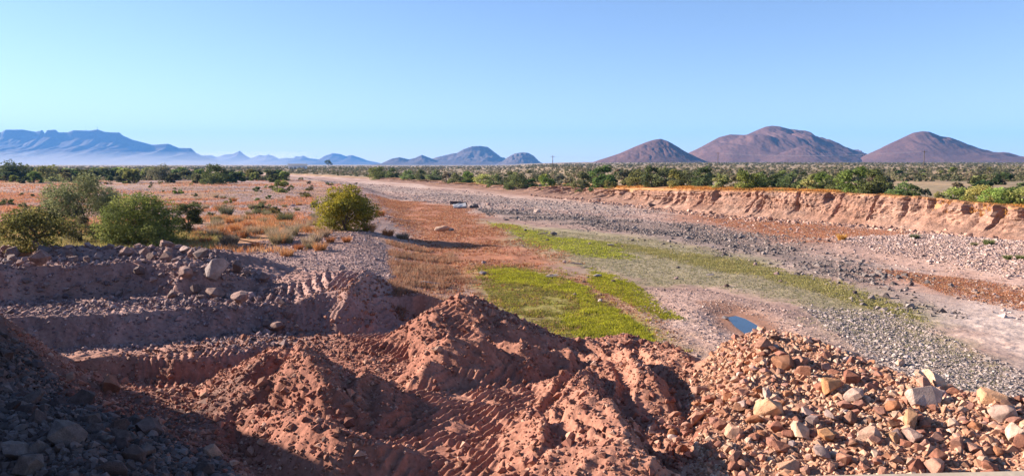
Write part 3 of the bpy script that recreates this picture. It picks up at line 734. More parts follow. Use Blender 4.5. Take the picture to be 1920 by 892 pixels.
# left flats
p = rand_in([(-60, 360), (400, 350), (700, 352), (735, 400), (745, 480), (760, 560), (600, 500), (560, 450), (-60, 440)], 26000, 1.0)
stones_stuff("gravel", p, ln(len(p), 0.05, 0.55, 0.02, 0.22), np.array([[0.33, 0.23, 0.21], [0.40, 0.28, 0.26], [0.22, 0.15, 0.145]]), 0.7)
p = rand_in([(450, 462), (560, 440), (690, 436), (745, 470), (755, 560), (700, 520), (560, 505), (470, 480)], 11000, 1.0)
stones_stuff("gravel", p, ln(len(p), 0.035, 0.5, 0.015, 0.12), np.array([[0.33, 0.225, 0.20], [0.24, 0.165, 0.15], [0.42, 0.30, 0.26]]), 0.9)
# foot of the cliff
xs_ = RNG.uniform(4, 52, 5000); dd_ = RNG.uniform(-4.5, 0.6, 5000)
p = np.stack([xs_, bank_y(xs_) + dd_ / bank_c(xs_)], -1)
stones_stuff("gravel", p, ln(len(p), 0.09, 0.6, 0.04, 0.4), np.array([[0.48, 0.30, 0.23], [0.40, 0.23, 0.16], [0.25, 0.15, 0.12]]), 0.9)
# rubble and crumbs on the worked soil
SOILC = np.array([[0.26, 0.115, 0.075], [0.32, 0.15, 0.10], [0.21, 0.085, 0.06], [0.42, 0.24, 0.17]])
p = rand_in([(0, 700), (640, 600), (880, 585), (1290, 668), (1330, 900), (1300, 1000), (300, 1000)], 34000, 1.0)
p = p[RNG.uniform(0, 1, len(p)) > 0.65 * lookup(p[:, 0], p[:, 1], TMG)]
stones_stuff("soil_crumbs", p, ln(len(p), 0.026, 0.55, 0.011, 0.11), SOILC, 0.9)
p = rand_in([(-40, 600), (200, 565), (480, 540), (690, 500), (735, 530), (700, 560), (480, 585), (0, 620)], 5500, 2.0)
stones_stuff("soil_crumbs", p, ln(len(p), 0.032, 0.5, 0.014, 0.12), np.array([[0.27, 0.18, 0.17], [0.35, 0.24, 0.22], [0.20, 0.13, 0.125]]), 0.9)
p = rand_in([(1290, 665), (1440, 608), (1560, 640), (1830, 730), (2050, 780), (2050, 1050), (1330, 1050)], 24000, 2.0)
stones_stuff("rubble", p, ln(len(p), 0.03, 0.6, 0.012, 0.12), np.array([[0.40, 0.215, 0.135], [0.44, 0.26, 0.17], [0.34, 0.165, 0.10], [0.46, 0.31, 0.22]]), 0.9)
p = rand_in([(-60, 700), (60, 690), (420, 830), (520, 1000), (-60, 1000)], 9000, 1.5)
stones_stuff("rubble", p, ln(len(p), 0.04, 0.6, 0.015, 0.14), np.array([[0.12, 0.085, 0.075], [0.16, 0.115, 0.10], [0.08, 0.06, 0.055]]), 0.9)  # rubble tones darkened along with the shaded slope they lie on
p = rand_in([(-40, 455), (200, 455), (420, 462), (545, 490), (520, 540), (250, 500), (-40, 520)], 7000, 3.3)
stones_stuff("rubble", p, ln(len(p), 0.045, 0.6, 0.02, 0.16), np.array([[0.25, 0.17, 0.16], [0.33, 0.22, 0.20], [0.18, 0.12, 0.12]]), 0.9)

p = rand_in([(60, 700), (640, 610), (760, 580), (880, 570), (1090, 650), (1290, 668), (1340, 900), (1300, 1000), (420, 1000)], 5200, 1.0)
p = p[RNG.uniform(0, 1, len(p)) > 0.85 * lookup(p[:, 0], p[:, 1], TMG)]
p = p[fbm(p[:, 0], p[:, 1], 1.6, 2, 697) > -0.15]
stones_stuff("soil_clods", p, ln(len(p), 0.055, 0.45, 0.03, 0.17), SOILC[:3] * 1.05, 0.95)
# green ground cover and herbs in the bed
LIME = np.array([[0.38, 0.365, 0.025], [0.29, 0.29, 0.03], [0.45, 0.41, 0.04], [0.20, 0.19, 0.04]])
p = keep(rand_in([(890, 500), (970, 500), (1070, 520), (1120, 555), (1250, 655), (1050, 650), (930, 590)], 30000), A["lime_near"] * sstep(-.5, .4, fbm(GX, GY, 1.3, 3, 653)), 1.2)
grass_stuff("green_weeds", p, 0.075, 0.045, 3, 0.07, np.array([[0.25, 0.235, 0.05], [0.20, 0.20, 0.04], [0.30, 0.27, 0.05], [0.16, 0.13, 0.05], [0.24, 0.15, 0.07]]), 0.9)
p = keep(rand_in([(890, 500), (970, 500), (1070, 520), (1120, 545), (1250, 655), (1050, 650), (1040, 600), (930, 560)], 40000), np.clip(A["lime_hot"] + A["lime_rim"], 0, 1) * sstep(-.6, .2, fbm(GX, GY, 1.2, 3, 661)), 1.2)
grass_stuff("green_weeds", p, 0.12, 0.05, 5, 0.08, LIME, 0.9)
p = keep(rand_in([(880, 495), (970, 490), (1100, 515), (1260, 600), (1300, 665), (1050, 660), (900, 590), (870, 540)], 9000), A["green_halo"] * sstep(0, .4, fbm(GX, GY, 1.0, 3, 663)), 1)
grass_stuff("green_weeds", p, 0.13, 0.05, 5, 0.10, np.array([[0.30, 0.27, 0.05], [0.26, 0.19, 0.08], [0.36, 0.31, 0.04], [0.30, 0.16, 0.08]]), 0.9)
p = keep(rand_in([(1100, 495), (1180, 525), (1290, 605), (1240, 610), (1150, 570), (1100, 530)], 9000), A["lime_mid"], 1.5)
grass_stuff("green_weeds", p, 0.08, 0.05, 4, 0.07, LIME * 0.9, 0.9)
p = keep(rand_in([(900, 405), (1050, 420), (1200, 445), (1220, 490), (1040, 480), (940, 445)], 16000), A["lime_far"], 1.5)
grass_stuff("green_weeds", p, 0.10, 0.09, 4, 0.11, LIME * np.array([.95, 1, 1.4]), 0.9)
p = keep(rand_in([(1050, 430), (1330, 465), (1600, 530), (1780, 610), (1700, 600), (1500, 540), (1300, 505), (1150, 480)], 26000), A["lime_band"], 1.3)
grass_stuff("green_weeds", p, 0.085, 0.07, 4, 0.09, np.array([[0.30, 0.26, 0.09], [0.25, 0.235, 0.09], [0.35, 0.29, 0.11]]), 0.9)
p = keep(rand_in([(940, 425), (1300, 455), (1650, 550), (1900, 700), (1850, 790), (1640, 650), (1300, 560), (1000, 480)], 30000), A["dull_main"] * 0.7, 1.3)
grass_stuff("dull_weeds", p, 0.07, 0.06, 3, 0.08, np.array([[0.25, 0.23, 0.12], [0.33, 0.27, 0.18], [0.19, 0.18, 0.10]]), 0.9)
RUST = np.array([[0.36, 0.15, 0.07], [0.28, 0.10, 0.055], [0.44, 0.22, 0.11], [0.40, 0.26, 0.17], [0.22, 0.09, 0.06]])
p = keep(rand_in([(680, 365), (900, 385), (1020, 450), (1100, 495), (900, 570), (860, 590), (770, 605), (735, 560), (740, 480), (700, 400)], 36000), A["rust"] * sstep(-.5, .25, fbm(GX, GY, 3, 3, 681)), 1.1)
grass_stuff("rust_herbs", p, 0.13, 0.07, 4, 0.13, RUST, 0.8)
p = keep(rand_in([(990, 515), (1130, 515), (1300, 620), (1230, 650), (1040, 550)], 5000), A["rust_mid"], 1.3)
grass_stuff("rust_herbs", p, 0.06, 0.05, 3, 0.06, RUST * 0.9, 0.8)
p = keep(rand_in([(1260, 390), (1500, 410), (1780, 438), (1560, 465), (1400, 440)], 12000), A["rust_right"], 1.3)
grass_stuff("rust_herbs", p, 0.08, 0.09, 3, 0.12, RUST * 1.1, 0.8)
p = keep(rand_in([(1640, 500), (1920, 535), (2000, 600), (1780, 555)], 8000), A["rust_right2"], 1.1)
grass_stuff("rust_herbs", p, 0.07, 0.06, 3, 0.09, RUST * 1.1, 0.8)
# brownish dry herbs at the foot of the treaded ramp
p = rand_in([(725, 455), (850, 465), (910, 545), (850, 590), (750, 640), (715, 600), (735, 520)], 4200, 0.5)
p = p[fbm(p[:, 0], p[:, 1], 2.5, 3, 695) > -0.05]
grass_stuff("dry_herbs", p, 0.28, 0.035, 9, 0.14, np.array([[0.36, 0.20, 0.12], [0.40, 0.25, 0.16], [0.34, 0.15, 0.08], [0.27, 0.15, 0.10]]), 0.9)
p = rand_in([(-100, 335), (300, 335), (640, 352), (700, 372), (730, 430), (600, 450), (300, 450), (-100, 450)], 26000, 1.0)
p = p[fbm(p[:, 0], p[:, 1], 9.0, 4, 691) + 0.3 * RNG.normal(0, 1, len(p)) > 0.05]
grass_stuff("dry_herbs", p, 0.22, 0.08, 4, 0.3, np.array([[0.40, 0.19, 0.085], [0.36, 0.23, 0.14], [0.30, 0.20, 0.10], [0.26, 0.21, 0.11], [0.42, 0.26, 0.14]]), 0.8)
p = rand_in([(-80, 425), (60, 420), (250, 430), (420, 440), (400, 470), (-80, 475)], 9000, 1.0)
grass_stuff("dry_herbs", p, 0.34, 0.05, 5, 0.25, np.array([[0.30, 0.25, 0.08], [0.24, 0.21, 0.07], [0.36, 0.26, 0.10], [0.20, 0.18, 0.08]]), 0.8)
# orange dry grass: left flats, lip of the cliff
OR = np.array([[0.48, 0.20, 0.075], [0.52, 0.26, 0.11], [0.40, 0.155, 0.065], [0.46, 0.30, 0.18]])
p = keep(rand_in([(360, 400), (470, 395), (590, 405), (620, 440), (560, 480), (350, 470)], 5500, 1.0), A["orange_left"] * sstep(-.25, .3, fbm(GX, GY, 5, 3, 671)), 1)
grass_stuff("dry_grass", p, 0.42, 0.05, 9, 0.25, OR, 0.8)
p = rand_in([(-60, 360), (80, 365), (300, 372), (590, 372), (590, 420), (300, 440), (-60, 455)], 11000, 1.0)
p = p[fbm(p[:, 0], p[:, 1], 7.0, 3, 601) > -0.02]
grass_stuff("dry_grass", p, 0.36, 0.07, 8, 0.35, OR * np.array([0.95, .9, 1.1]), 0.8)
p = rand_in([(-100, 325), (500, 332), (680, 350), (690, 375), (300, 372), (-100, 362)], 11000, 1.0)
p = p[fbm(p[:, 0], p[:, 1], 26.0, 3, 603) > 0.1]
grass_stuff("dry_grass", p, 0.4, 0.16, 6, 0.7, OR * np.array([0.95, .9, 1.1]), 0.8)
xs_ = np.concatenate([RNG.uniform(-30, 56, 6000), RNG.uniform(26, 56, 3500)]); dd_ = 1.5 + np.abs(RNG.normal(0, 3.2, len(xs_)))
p = np.stack([xs_, bank_y(xs_) + dd_ / bank_c(xs_)], -1); p = p[(fbm(p[:, 0], p[:, 1], 6.0, 2, 605) > -0.35)]
zz = gz(p[:, 0], p[:, 1]) + 0.05
V, F, c = blades(p, zz, np.full(len(p), 0.3), np.full(len(p), 0.34), np.full(len(p), 0.075), 8, np.array([[0.50, 0.235, 0.06], [0.56, 0.30, 0.09], [0.42, 0.17, 0.05]]), 0.8)
tag(link("dry_grass", mesh_np("dry_grass", V, F, False, c), M_BLADE), kind="stuff")
# far scrub: shrubs of the plains out to the hills, read as one mass
def far_scrub():
    n = 26000
    y_ = np.exp(RNG.uniform(math.log(170), math.log(2300), n)); t_ = RNG.uniform(-0.85, 0.85, n)
    k_ = 7000; y_[:k_] = np.exp(RNG.uniform(math.log(270), math.log(1100), k_)); t_[:k_] = RNG.uniform(-.85, -.1, k_)
    x_ = t_ * y_
    d_ = (y_ - bank_y(x_)) * bank_c(x_)
    right = (d_ > 12) & (RNG.uniform(0, 1, n) < np.where(y_ < 900, .45, .8)); left = (d_ < -40) & (y_ > 270) & (fbm(x_, y_, 60, 2, 607) > -0.4)
    m = right | left
    x_, y_ = x_[m], y_[m]; n = len(x_); per = 26
    z_ = gz(x_, y_)
    rr_ = RNG.uniform(0.5, 1.5, n) * np.where(y_ > 700, 1.5, 1.0); hh = rr_ * RNG.uniform(0.9, 1.5, n)
    u = RNG.normal(0, 1, (n, per, 3)); u /= np.linalg.norm(u, axis=-1, keepdims=True); u[..., 2] = np.abs(u[..., 2])
    c_ = np.stack([x_, y_, z_], -1)[:, None] + u * np.stack([rr_, rr_, hh], -1)[:, None] * RNG.uniform(0.6, 1.0, (n, per, 1))
    s = (rr_ * 0.30)[:, None, None]
    a_ = RNG.normal(0, 1, (n, per, 3)); a_ /= np.linalg.norm(a_, axis=-1, keepdims=True); b_ = np.cross(a_, u); b_ /= np.linalg.norm(b_, axis=-1, keepdims=True) + 1e-6
    V = np.stack([c_ - a_ * s - b_ * s * .7, c_ + a_ * s - b_ * s * .6, c_ + b_ * s], 2).reshape(-1, 3)
    cs = np.array([[0.12, 0.115, 0.055], [0.16, 0.145, 0.075], [0.085, 0.09, 0.045], [0.21, 0.165, 0.10]])
    cc = np.repeat(cs[RNG.integers(0, 4, n)], per * 3, 0) * (1 + np.repeat(RNG.uniform(-.3, .3, (n * per, 1)), 3, 0))
    tag(link("desert_scrub", mesh_np("desert_scrub", V, np.arange(len(V)).reshape(-1, 3), False, cc), M_BLADE), kind="stuff")
far_scrub()

# ------------------------------------------------------------------ trees and shrubs
def tube_np(pts, rad, k=6):
    V = []; F = []
    for i, (p, r) in enumerate(zip(pts, rad)):
        d = Vector(pts[min(i + 1, len(pts) - 1)]) - Vector(pts[max(i - 1, 0)]); d.normalize()
        a = d.orthogonal().normalized(); b = d.cross(a)
        for j in range(k):
            t = j / k * 2 * math.pi
            V.append(tuple(Vector(p) + (a * math.cos(t) + b * math.sin(t)) * r))
        if i:
            for j in range(k):
                F.append(((i - 1) * k + j, (i - 1) * k + (j + 1) % k, i * k + (j + 1) % k, i * k + j))
    return V, F

def tree_meshes(seed, R, H, n, leaf, blobs, low=0.25, cols=None, open_=0.0, trunk_r=0.09, stems=3):
    """crown mesh of separate leaf faces grouped in clumps, and a trunk mesh of tapering limbs"""
    rng = np.random.default_rng(seed)
    if cols is None: cols = np.array([[0.06, 0.075, 0.025], [0.085, 0.10, 0.035], [0.045, 0.06, 0.02]])
    cen = []
    for i in range(blobs):
        a = rng.uniform(0, 2 * math.pi); r = math.sqrt(rng.uniform(0, 1)); h = rng.uniform(low, 1.0)
        w = R * (0.35 + 0.65 * math.sin(math.pi * min(1, (h - low) / (1 - low) * 0.75 + 0.22)))
        cen.append((r * w * 0.82 * math.cos(a), r * w * 0.82 * math.sin(a), h * H * 0.86))
    cen = np.array(cen); br = rng.uniform(0.16, 0.34, blobs) * R
    k = rng.choice(blobs, n, p=br ** 2 / (br ** 2).sum())
    u = rng.normal(0, 1, (n, 3)); u /= np.linalg.norm(u, axis=1, keepdims=True)
    c = cen[k] + u * (br[k] * rng.uniform(0.25 if open_ else 0.45, 1.08, n) ** 0.7)[:, None] * np.array([1, 1, 0.8])
    c[:, 2] = np.maximum(c[:, 2], 0.05)
    a = rng.normal(0, 1, (n, 3)); a[:, 2] *= 0.7; a /= np.linalg.norm(a, axis=1, keepdims=True)
    b = np.cross(a, rng.normal(0, 1, (n, 3))); b /= np.linalg.norm(b, axis=1, keepdims=True)
    s = (leaf * rng.uniform(0.5, 1.4, n))[:, None]
    V = np.stack([c - a * s, c + b * s * 0.42, c + a * s, c - b * s * 0.42], 1).reshape(-1, 3)
    F = np.arange(n * 4).reshape(-1, 4)
    bc = cols[rng.integers(0, len(cols), blobs)]
    cc = bc[k] * (1 + rng.uniform(-0.3, 0.3, (n, 1)))
    cr = mesh_np("crown", V, F, False, np.repeat(cc, 4, 0)); cr.materials.append(M_LEAF)
    TV = []; TF = []
    order = rng.permutation(blobs)[:min(blobs, 9)]
    for m in range(stems):
        a0 = rng.uniform(0, 2 * math.pi); fork = np.array([R * .12 * math.cos(a0), R * .12 * math.sin(a0), H * rng.uniform(.2, .32)])
        v, f = tube_np([(0.04 * math.cos(a0), 0.04 * math.sin(a0), -0.12), tuple(fork * 0.55 + rng.normal(0, .03, 3)), tuple(fork)], [trunk_r, trunk_r * .8, trunk_r * .62])
        o = len(TV); TV += v; TF += [tuple(q + o for q in w) for w in f]
        for bi in order[m::stems]:
            e = cen[bi]; md = fork * .5 + e * .5 + rng.normal(0, R * .06, 3)
            v, f = tube_np([tuple(fork), tuple(md), tuple(e)], [trunk_r * .6, trunk_r * .36, trunk_r * .10], 5)
            o = len(TV); TV += v; TF += [tuple(q + o for q in w) for w in f]
    tr = mesh_np("trunk", TV, np.array(TF), True); tr.materials.append(M_BARK)
    return cr, tr

def plant(name, label, cat, group, meshes, loc, sc=1.0, rz=0.0, tone=(1, 1, 1)):
    e = empty(name, loc, rz); e.scale = (sc, sc, sc) if np.isscalar(sc) else sc
    tag(e, label, cat, group)
    t = link("trunk", meshes[1], parent=e); c = link("crown", meshes[0], parent=e)
    c.color = (*tone, 1)
    return e

DK = np.array([[0.050, 0.062, 0.022], [0.070, 0.082, 0.030], [0.038, 0.048, 0.02]]) * 1.55
MG = np.array([[0.10, 0.115, 0.03], [0.13, 0.14, 0.04], [0.075, 0.09, 0.025]]) * 1.60
PG = np.array([[0.16, 0.165, 0.06], [0.13, 0.14, 0.05], [0.19, 0.18, 0.075]]) * 1.50
OL = np.array([[0.20, 0.165, 0.02], [0.15, 0.135, 0.02], [0.11, 0.105, 0.02]]) * 1.50
GY_ = np.array([[0.15, 0.145, 0.085], [0.12, 0.12, 0.07], [0.18, 0.165, 0.10]]) * 1.40

# the big shrubs of the left flats
near = [("desert_tree", "wide olive yellow bush standing alone beside the riverbed with dark stems", "bush", 648, 432, 1.0, dict(R=3.1, H=4.3, n=19000, leaf=.10, blobs=52, low=.06, cols=OL, stems=5)),
        ("desert_tree", "tall feathery grey green tree at the back of the left thicket", "tree", 150, 425, 1, dict(R=3.3, H=4.6, n=12000, leaf=.09, blobs=44, low=.3, cols=GY_ * np.array([.9, 1, .8]), stems=4, open_=1)),
        ("desert_tree", "low dark green shrub left of the feathery tree", "bush", 80, 428, 1, dict(R=2.0, H=2.3, n=4500, leaf=.09, blobs=24, low=.05, cols=DK, stems=3)),
        ("desert_tree", "broad mid green bush at the middle of the left thicket behind the boulder bank", "bush", 262, 455, 1, dict(R=3.1, H=3.5, n=16000, leaf=.085, blobs=48, low=.06, cols=MG * 1.0, stems=5)),
        ("desert_tree", "small round grey green tree with a forked trunk at the right end of the thicket", "tree", 355, 442, 1, dict(R=1.45, H=2.75, n=4800, leaf=.075, blobs=24, low=.3, cols=np.array([[.08, .09, .035], [.10, .11, .045], [.065, .075, .03]]), stems=2, open_=1)),
        ("desert_tree", "dark shrub trailing right behind the feathery tree", "bush", 200, 402, 1, dict(R=2.6, H=2.5, n=4500, leaf=.09, blobs=26, low=.05, cols=DK * 1.1, stems=3)),
        ("desert_tree", "yellowish straggly bush at the lower left edge above the boulders", "bush", 60, 466, 1, dict(R=1.9, H=1.6, n=4500, leaf=.07, blobs=26, low=.02, cols=np.array([[.22, .18, .06], [.17, .15, .05], [.13, .125, .04]]), stems=4, open_=1)),
        ("desert_tree", "brown twiggy shrub between the yellowish bush and the broad green bush", "bush", 150, 455, 1, dict(R=1.3, H=1.9, n=2600, leaf=.07, blobs=18, low=.05, cols=np.array([[.13, .11, .06], [.10, .09, .05]]), stems=4, open_=1)),
        ("desert_tree", "short olive shrub in front of the broad green bush", "bush", 300, 462, 1, dict(R=1.8, H=1.5, n=3000, leaf=.07, blobs=20, low=.03, cols=MG * .9, stems=4)),
        ("desert_tree", "dark round tree alone on the far pink flats", "tree", 401, 346, 1, dict(R=4.6, H=6.2, n=3600, leaf=.26, blobs=30, low=.08, cols=DK * 1.25, stems=3)),
        ("desert_tree", "wide grey green bush left of the lone dark tree on the flats", "bush", 298, 338, 1, dict(R=6, H=5.6, n=3000, leaf=.3, blobs=30, low=.05, cols=GY_ * .8, stems=3)),
        ("desert_tree", "small green bush with a dark right side on the orange flats", "bush", 528, 361, 1, dict(R=2.6, H=2.6, n=1500, leaf=.2, blobs=16, low=.03, cols=MG, stems=3)),
        ("desert_tree", "rounded dark olive tree at the left start of the far bank row", "tree", 708, 337, 1, dict(R=5.5, H=6.0, n=3400, leaf=.3, blobs=32, low=.05, cols=MG * .85, stems=3)),
        ("desert_tree", "dark trees in a clump at the far left edge of the plain", "tree", 20, 338, 1, dict(R=9, H=6.6, n=3600, leaf=.36, blobs=36, low=.03, cols=DK, stems=3)),
        ("desert_tree", "olive yellow bush right of the dark clump at the far left", "bush", 92, 340, 1, dict(R=6, H=5.4, n=2600, leaf=.34, blobs=26, low=.03, cols=PG * .8, stems=3)),
        ("desert_tree", "low dark bush row on the flats right of the olive yellow bush", "bush", 180, 336, 1, dict(R=6, H=4.0, n=2200, leaf=.3, blobs=26, low=.03, cols=DK * 1.1, stems=3)),
        ("desert_tree", "tall dark tree pair rising above the horizon left of the middle", "tree", 616, 322, 1, dict(R=6.5, H=11, n=1800, leaf=.6, blobs=16, low=.25, cols=DK * .8, stems=2, trunk_r=.25)),
        ]
for i, (nm, lab, cat, px, py, sc, kw) in enumerate(near):
    g = G(px, py)
    if 1 <= i <= 8: kw['R'] *= 1.15; kw['H'] *= 1.12; kw['n'] = int(kw['n'] * 1.3)
    if py == 322: g = np.array([*P(px, 313.5, 1.0), 1.0]); kw.update(R=9.5, H=16)
    plant(nm, lab, cat, None, tree_meshes(700 + i, **kw), g - np.array([0, 0, .05]), sc, 0)

# trees along the top of the right bank
ORD = "first second third fourth fifth sixth seventh eighth ninth tenth eleventh twelfth thirteenth fourteenth fifteenth sixteenth seventeenth eighteenth nineteenth twentieth".split()
def ordinal(i):
    if i < 20: return ORD[i]
    tens = {2: "twenty", 3: "thirty", 4: "forty", 5: "fifty", 6: "sixty"}
    t, u = divmod(i + 1, 10)
    return (["", "", "twentieth", "thirtieth", "fortieth", "fiftieth", "sixtieth"][t]) if u == 0 else tens[t] + " " + ORD[u - 1]
VAR = [tree_meshes(800, 1.9, 3.4, 2200, .17, 26, .04, DK, stems=3), tree_meshes(801, 2.1, 3.2, 2200, .17, 28, .04, MG * .8, stems=3), tree_meshes(802, 1.7, 3.0, 1800, .17, 20, .05, PG * .8, stems=3, open_=1),
       tree_meshes(803, 2.3, 3.0, 2200, .17, 30, .03, DK * 1.25, stems=4), tree_meshes(804, 2.4, 2.6, 2000, .16, 26, .03, MG, stems=4), tree_meshes(805, 1.6, 3.7, 1900, .17, 20, .06, GY_ * .75, stems=3, open_=1)]
KIND = ["dark green", "olive green", "pale green", "blackish green", "mid green", "grey green"]
# (photo x, height of top above foot in photo px, variety, distance behind the lip in metres)
row = [(735, 22, 0, 4), (765, 20, 3, 5), (790, 24, 0, 4), (815, 22, 3, 6), (838, 25, 5, 4), (855, 22, 3, 3), (880, 22, 1, 7), (905, 21, 4, 5), (930, 26, 3, 4), (958, 28, 0, 6), (972, 34, 3, 2), (995, 24, 0, 4), (1022, 30, 1, 3), (1048, 22, 5, 7),
       (1062, 20, 3, 3), (1095, 44, 0, 2), (1128, 46, 0, 2.5), (1142, 24, 1, 1.8), (1172, 32, 5, 8), (1190, 30, 3, 5), (1222, 40, 0, 4), (1245, 36, 3, 7), (1268, 34, 1, 4), (1290, 30, 3, 6), (1318, 40, 0, 5), (1350, 32, 2, 3), (1378, 30, 5, 6), (1400, 36, 1, 3),
       (1428, 30, 3, 6), (1455, 30, 0, 7), (1482, 32, 3, 5), (1512, 32, 2, 3), (1545, 36, 1, 6), (1570, 30, 3, 5), (1604, 50, 1, 4), (1640, 50, 0, 3.5), (1662, 30, 3, 6), (1690, 32, 3, 5), (1712, 30, 0, 4), (1735, 27, 5, 6), (1762, 24, 2, 4), (1790, 30, 4, 7),
       (1815, 34, 2, 8), (1838, 36, 4, 6), (1868, 34, 4, 4.5), (1900, 38, 1, 5), (1930, 40, 4, 5), (1960, 36, 0, 6)]
for i, (px, hp, v, back) in enumerate(row):
    # find the lip under that sight line
    t = (px - 960) / FPX
    yy = np.linspace(30, 420, 8000); dd = (yy - bank_y(t * yy)) * bank_c(t * yy)
    j = int(np.argmax(dd > 2.6 + back * .8)); y0 = yy[j]; x0 = t * y0
    size = 1.0 * hp * y0 / FPX
    base_h = [3.4, 3.2, 3.0, 3.0, 2.6, 3.7][v]
    s = size / base_h * 1.05
    rz = (i * 2.399) % 6.28
    plant("bank_tree", f"{KIND[v]} tree on the right bank, {ordinal(i)} from the left in the row", "tree", "trees along the top of the right river bank", VAR[v], (x0, y0, gz(x0, y0) - 0.1),
          (s * random.uniform(1.0, 1.25), s * random.uniform(1.0, 1.25), s), rz, tuple(random.uniform(.9, 1.15) * (1.75 if v in (2, 4) else 1.45) for _ in range(3)))

# scattered shrubs further back on both plains
FV = [tree_meshes(840 + i, 1.5, 1.9, 420, .26, 12, .02, c, stems=2) for i, c in enumerate([DK * 1.1, MG * .9, GY_ * .8, DK * .9])]
rs = random.Random(3)
def shrub_band(n, pxr, yr, lab, grp, smin, smax, left):
    for i in range(n):
        for _ in range(60):
            px = rs.uniform(*pxr); y0 = math.exp(rs.uniform(math.log(yr[0]), math.log(yr[1]))); x0 = (px - 960) / FPX * y0
            d = (y0 - bank_y(x0)) * bank_c(x0)
            if left and d < -14 * y0 / 150 and not (px > 540 and y0 < 330): break
            if not left and d > 9: break
        else: continue
        s = rs.uniform(smin, smax)
        plant("desert_shrub", lab, "shrub", grp, FV[rs.randrange(4)], (x0, y0, float(gz(x0, y0)) - .05), (s * 1.2, s * 1.2, s), rs.uniform(0, 6), tuple(rs.uniform(.8, 1.2) for _ in range(3)))
shrub_band(150, (-60, 730), (230, 620), "dusty green shrub in the belt of scrub across the far left plain", "shrubs of the far left plain", 1.1, 2.4, True)
shrub_band(90, (720, 1990), (110, 420), "dusty green shrub on the scrub plain behind the right bank row", "shrubs behind the bank trees", 0.6, 1.3, False)

SM = [tree_meshes(860 + i, .8, .75, 260, .13, 9, .02, c, stems=2, trunk_r=.03) for i, c in enumerate([DK * 1.1, MG * .9, GY_ * .8])]
for i in range(95):
    px, py = rs.uniform(-40, 690), 330 + 75 * rs.random() ** 1.3
    x0, y0 = P(px, py, 1.0)
    if (y0 - bank_y(x0)) * bank_c(x0) > -12: continue
    s_ = rs.uniform(.6, 1.5)
    plant("low_shrub", "small low dark shrub dotted over the pink gravel flats at left", "shrub", "low shrubs dotted over the left flats", SM[rs.randrange(3)], (x0, y0, float(gz(x0, y0)) - .03), (s_ * 1.2, s_ * 1.2, s_), rs.uniform(0, 6), tuple(rs.uniform(.7, 1.2) for _ in range(3)))
# small shrubs and grass tufts that stand apart
def tuft(name, label, cat, px, py, rad, hgt, cols, n=160, wid=.03, lean=.9, group=None, z=None):
    g = G(px, py)
    V, F, c = blades(np.array([[0., 0.]]), np.array([0.]), np.array([rad * .5]), np.array([hgt]), np.array([wid]), n, np.array(cols), lean, rng=np.random.default_rng(int(px * 7 + py)))
    return tag(link(name, mesh_np(name, V, F, False, c), M_TUFT, loc=tuple(g)), label, cat, group)
GO = [[0.55, 0.29, 0.06], [0.60, 0.34, 0.09]]; GG = [[0.17, 0.19, 0.07], [0.21, 0.22, 0.09]]; GT = [[0.42, 0.31, 0.20], [0.36, 0.25, 0.16]]; GB = [[0.24, 0.17, 0.11], [0.19, 0.13, 0.09]]
tuft("grass_tuft", "golden round grass tuft on the gravel below the cliff", "grass tuft", 1578, 450, .55, .55, GO, 420, .05)
tuft("grass_tuft", "low golden grass tuft near the cliff foot at the right edge", "grass tuft", 1836, 438, .7, .4, GO, 300, .05)
tuft("small_shrub", "grey green little shrub on the pebble bar right of the golden tuft", "shrub", 1715, 447, .55, .42, [[.19, .19, .11], [.15, .16, .09]], 420, .05)
tuft("small_shrub", "bright green flat shrub on the pebble bar near the right edge", "shrub", 1854, 459, .62, .45, GG, 460, .05)
tuft("small_shrub", "small tan green shrub just left of the bright green one", "shrub", 1826, 461, .35, .32, [[.25, .22, .11]], 260, .05)
tuft("small_shrub", "left one of the two small shrubs at the right edge of the pebble bar", "shrub", 1889, 486, .35, .32, GG, 260, .05)
tuft("small_shrub", "right one of the two small shrubs at the right edge of the pebble bar", "shrub", 1913, 487, .35, .38, GG, 260, .05)
tuft("small_shrub", "flat dark green shrub beside the big boulder at the cliff foot", "shrub", 1294, 391, 1.4, .9, [[.09, .10, .04], [.12, .12, .05]], 520, .08)
tuft("grass_tuft", "orange grass tuft at the right foot of the lone olive bush", "grass tuft", 692, 434, .9, .85, OR[:2], 420, .045)
tuft("grass_tuft", "orange grass tuft next to the rust red herbs right of the lone bush", "grass tuft", 728, 442, .8, .65, OR[:2], 360, .045)
tuft("grass_tuft", "small orange grass tuft left of the lone olive bush", "grass tuft", 580, 436, .4, .7, OR[:2], 160, .045)
tuft("grass_tuft", "orange grass tuft behind the right side of the lone bush", "grass tuft", 714, 405, .7, .9, OR[:2], 240, .05)
tuft("dry_shrub", "dark dome shaped dry shrub on the orange grass behind the boulder bank", "shrub", 430, 458, 1.1, .8, GB, 560, .05)
tuft("dry_shrub", "pale tan dry shrub with a shaded right side near the flats edge", "shrub", 525, 452, 1.2, 1.15, GT, 620, .045)
tuft("dry_shrub", "grey tan dry shrub right of the pale tan one", "shrub", 548, 440, .7, 1.0, [[.27, .22, .15]], 380, .045)
tuft("grass_tuft", "orange grass tuft on the gravel in front of the tan dry shrubs", "grass tuft", 538, 480, .7, .5, OR[:2], 300, .04)
tuft("dry_shrub", "olive shrub on the flats above the tan dry shrubs", "shrub", 535, 416, 1.3, 1.2, [[.17, .16, .07], [.21, .18, .09]], 520, .05)
tuft("dry_shrub", "thin grey green shrub right of the thicket on the flats", "shrub", 425, 404, 1.1, 1.5, [[.16, .16, .09]], 360, .05)
tuft("dry_shrub", "dark twiggy shrub in the shade right of the lone bush", "shrub", 755, 448, .9, .6, GB, 420, .045)
tuft("green_shrub", "leafy green weed on the cliff crest above the notches", "shrub", 1461, 366, .5, .9, GG, 260, .07)
